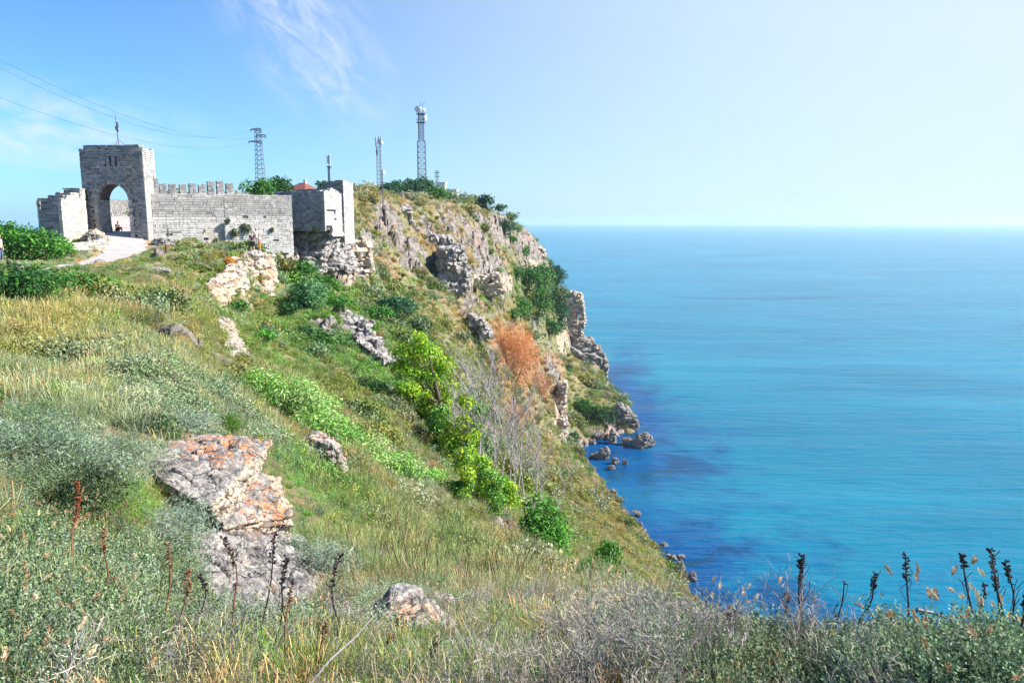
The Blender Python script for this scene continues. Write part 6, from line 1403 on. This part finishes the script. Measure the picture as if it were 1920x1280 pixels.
def drop(q):
    dg = bpy.context.evaluated_depsgraph_get(); ok, loc, n_, i_, ob, m_ = SC.ray_cast(dg, q + Vector((0, 0, 1.0)), Vector((0, 0, -1)))
    if ok and abs(loc.z - q.z) < 2.5: q.z = loc.z
    return q
q1, q2, q3 = drop(q1), drop(q2), drop(q3)
person(q1, 350, 'person in dark navy shirt and shorts standing on the lookout rock', (0.02, 0.025, 0.06), (0.02, 0.025, 0.05))
person(q2, 60, 'person in white top and orange shorts on the lookout rock', (0.80, 0.80, 0.82), (0.75, 0.33, 0.05), (0.10, 0.06, 0.03), 'bent')
person(q3, 120, 'person in grey clothes half hidden behind the other two sightseers', (0.40, 0.38, 0.42), (0.30, 0.28, 0.30), (0.12, 0.08, 0.05), 'stand', False)
q4 = drop(W(3, 496, 58)); person(q4, 95, 'walker with an orange cap and light grey shirt cut by the left edge', (0.42, 0.44, 0.47), (0.10, 0.13, 0.20), None, 'stand', False, 0, (0.75, 0.16, 0.05))
s1 = W(202, 439, 81.0); s1.z = road_z[int(np.argmin(np.hypot(RC[:, 0] - s1.x, RC[:, 1] - s1.y)))] + .04; s2 = s1 + Vector((0.45, 0.9, 0)); 
for s_, lab, c1 in ((s1, 'person in black sitting in the shade inside the arch', (0.02, 0.02, 0.025)), (s2, 'second seated person in dark clothes deeper inside the arch', (0.06, 0.05, 0.05))): person(s_, 110, lab, c1, (0.03, 0.03, 0.04), None, 'sit', False)
haze.hide_viewport = False

# ------------------------------------------------------------------ dry stalks of the foreground
M_STALK = plain('dry_stalk', (0.055, 0.04, 0.04)); M_STALKB = plain('brown_stalk', (0.22, 0.11, 0.06)); M_POD = plain('dark_pods', (0.035, 0.028, 0.03)); M_DOCK = plain('dock_seed', (0.24, 0.045, 0.02)); M_PALEW = plain('bleached_wood', (0.22, 0.21, 0.23))
def stalk(px0, px1, ty, d, label, mat, pod, seed, hd=0.22, podr=0.007, dense=22, group=None, by=1230, name='dry_stalk'):
    r = random.Random(seed); b = W(px0, by, d); b.z = Hs(b.x, b.y) - .02; top = W(px1, ty, d) - b; e = empty(name, b, 0, label, 'dry plant', group)
    L = top.length; pts = []
    for i in range(9): t = i / 8; pts.append(top * t + Vector((math.sin(t * 5 + seed) * .012 * L, math.cos(t * 4 + seed) * .012, 0)) * math.sin(math.pi * t) * (1.4 + 1.6 * (seed % 3)))
    mb = MB(); mb.tube(pts, [0.0052 - .0030 * i / 8 for i in range(9)], 6)
    for _ in range(3 if pod is not M_DOCK else 0): t = r.uniform(.55, .8); q = top * t; mb.tube([q, q + Vector((r.uniform(-.03, .03), 0, .05)), q + Vector((r.uniform(-.04, .04), 0, .09))], .0012, 4)
    mb.build('stem', mat, e); mb = MB()
    for i in range(dense):
        t = 1 - hd * (i / dense) ** 1.1 * r.uniform(.9, 1.1); q = pts[0] * 0 + top * t; k = min(8, int(t * 8)); q = pts[k].lerp(pts[min(8, k + 1)], t * 8 - k); a = r.uniform(0, 6.28); o_ = Vector((math.cos(a), math.sin(a), .5)).normalized(); s = podr * r.uniform(.6, 1.3)
        mb.tube([q, q + o_ * s * 1.2], .0012, 3, False); mb.tube([q + o_ * s * .8, q + o_ * s * 1.6, q + o_ * s * 2.4, q + o_ * s * 3.0], [s * .3, s * .75, s * .6, s * .12], 6)
    mb.build('seed_head', pod, e, True); return e
rs_ = [(1478,1475,1112,3.0),(1510,1503,1040,2.9),(1516,1499,1052,3.05),(1560,1583,1090,3.1),(1600,1640,1075,2.9),(1703,1698,1040,3.0),(1822,1806,1040,2.9),(1850,1848,1095,3.3),(1905,1857,1030,2.8),(1915,1864,1085,3.0),(1930,1884,1052,3.0),(1895,1925,1110,2.7)]
for i, (a, b, y_, d) in enumerate(rs_): stalk(a, b, y_, d, 'dark dry seed stalk against the sea, %s from the left of its row' % ords[i], M_STALK, M_POD, i + 1, (.12 + .05 * (i % 3)) if i != 3 else .05, .0048, 34 if i != 3 else 4, 'dark stalks along the right rim', 1250)
ls_ = [(165,142,905,3.8,M_STALKB,M_DOCK),(468,415,1005,2.9,M_STALKB,M_POD),(485,515,1000,3.0,M_STALK,M_POD),(500,537,1045,2.7,M_STALK,M_POD),(615,638,1040,2.8,M_STALK,M_POD),(530,545,1100,2.6,M_STALKB,M_STALKB),(345,352,1070,2.7,M_STALKB,M_STALKB),(372,377,1080,2.9,M_STALK,M_STALK),(312,317,1020,3.1,M_STALKB,M_STALKB),(190,198,990,3.2,M_STALKB,M_STALKB),(820,815,1210,2.5,M_STALK,M_POD),(720,735,1190,2.7,M_STALKB,M_STALKB),(600,610,1170,2.5,M_STALKB,M_STALKB),(1010,1012,1190,2.7,M_STALKB,M_STALKB),(1165,1170,1180,2.8,M_STALKB,M_STALKB),(1370,1368,1150,2.7,M_STALK,M_STALK)]
lb_ = ['rust red dock spike rising over the dark shrub at far left','long brown stalk leaning left in front of the outcrop','thin dark stalk in front of the outcrop with a knobbly head','thick dark seed stalk before the lower outcrop block','dark bushy seed stalk right of the lower outcrop block','short brown stalk at the bottom below the outcrop','brown stalk before the left edge of the lower outcrop block','slender dark stalk beside the brown one left of the outcrop','tall thin brown stalk between the wormwood and the left grass','pale brown stalk right of the rust red spike','short dark stalk with a star shaped head at bottom centre','brown stalk in front of the grey sloping slab','little brown stalk left of the grey sloping slab','brown stalk among dead twigs right of bottom centre','brown seed stalk over the grey dead shrub','lone bare dark stalk below the near rim rock']
for i, (a, b, y_, d, m1, m2) in enumerate(ls_): stalk(a, b, y_, d, lb_[i], m1, m2, 40 + i, .42 if m2 is M_DOCK else .25, (.0054 if m2 is M_POD else .0046), 120 if m2 is M_DOCK else 34, None, 1262)
def stick(pts, lab, r0=.0042):
    q0 = pts[0]; mb = MB(); mb.tube([p - q0 for p in pts], [r0 * (1 - .6 * i / (len(pts) - 1)) for i in range(len(pts))], 6); o = mb.build('dead_stick', M_PALEW); o.location = q0; tag(o, lab, 'stick')
stick([W(575, 1290, 2.3), W(620, 1235, 2.4), W(665, 1195, 2.5), W(705, 1150, 2.6)], 'grey curved dead stick at the bottom left of centre'); stick([W(925, 1290, 2.3), W(955, 1262, 2.4), W(975, 1240, 2.5), W(990, 1215, 2.6)], 'short pale dead stick at the bottom centre'); stick([W(115, 1290, 2.4), W(150, 1200, 2.6), W(160, 1160, 2.7)], 'bleached stick standing at the bottom left')
stick([W(1720, 1142, 2.9), W(1750, 1148, 2.95), W(1800, 1168, 3.0), W(1830, 1175, 3.0)], 'dark forked stick lying across the grass at right', .007); stick([W(1590, 1290, 2.6), W(1550, 1230, 2.7), W(1500, 1190, 2.8)], 'thin pale stick leaning left on the right rim', .004); stick([W(1240, 1215, 3.2), W(1262, 1165, 3.3), W(1270, 1130, 3.4)], 'pale twisted twig left of the near rim rock', .005)
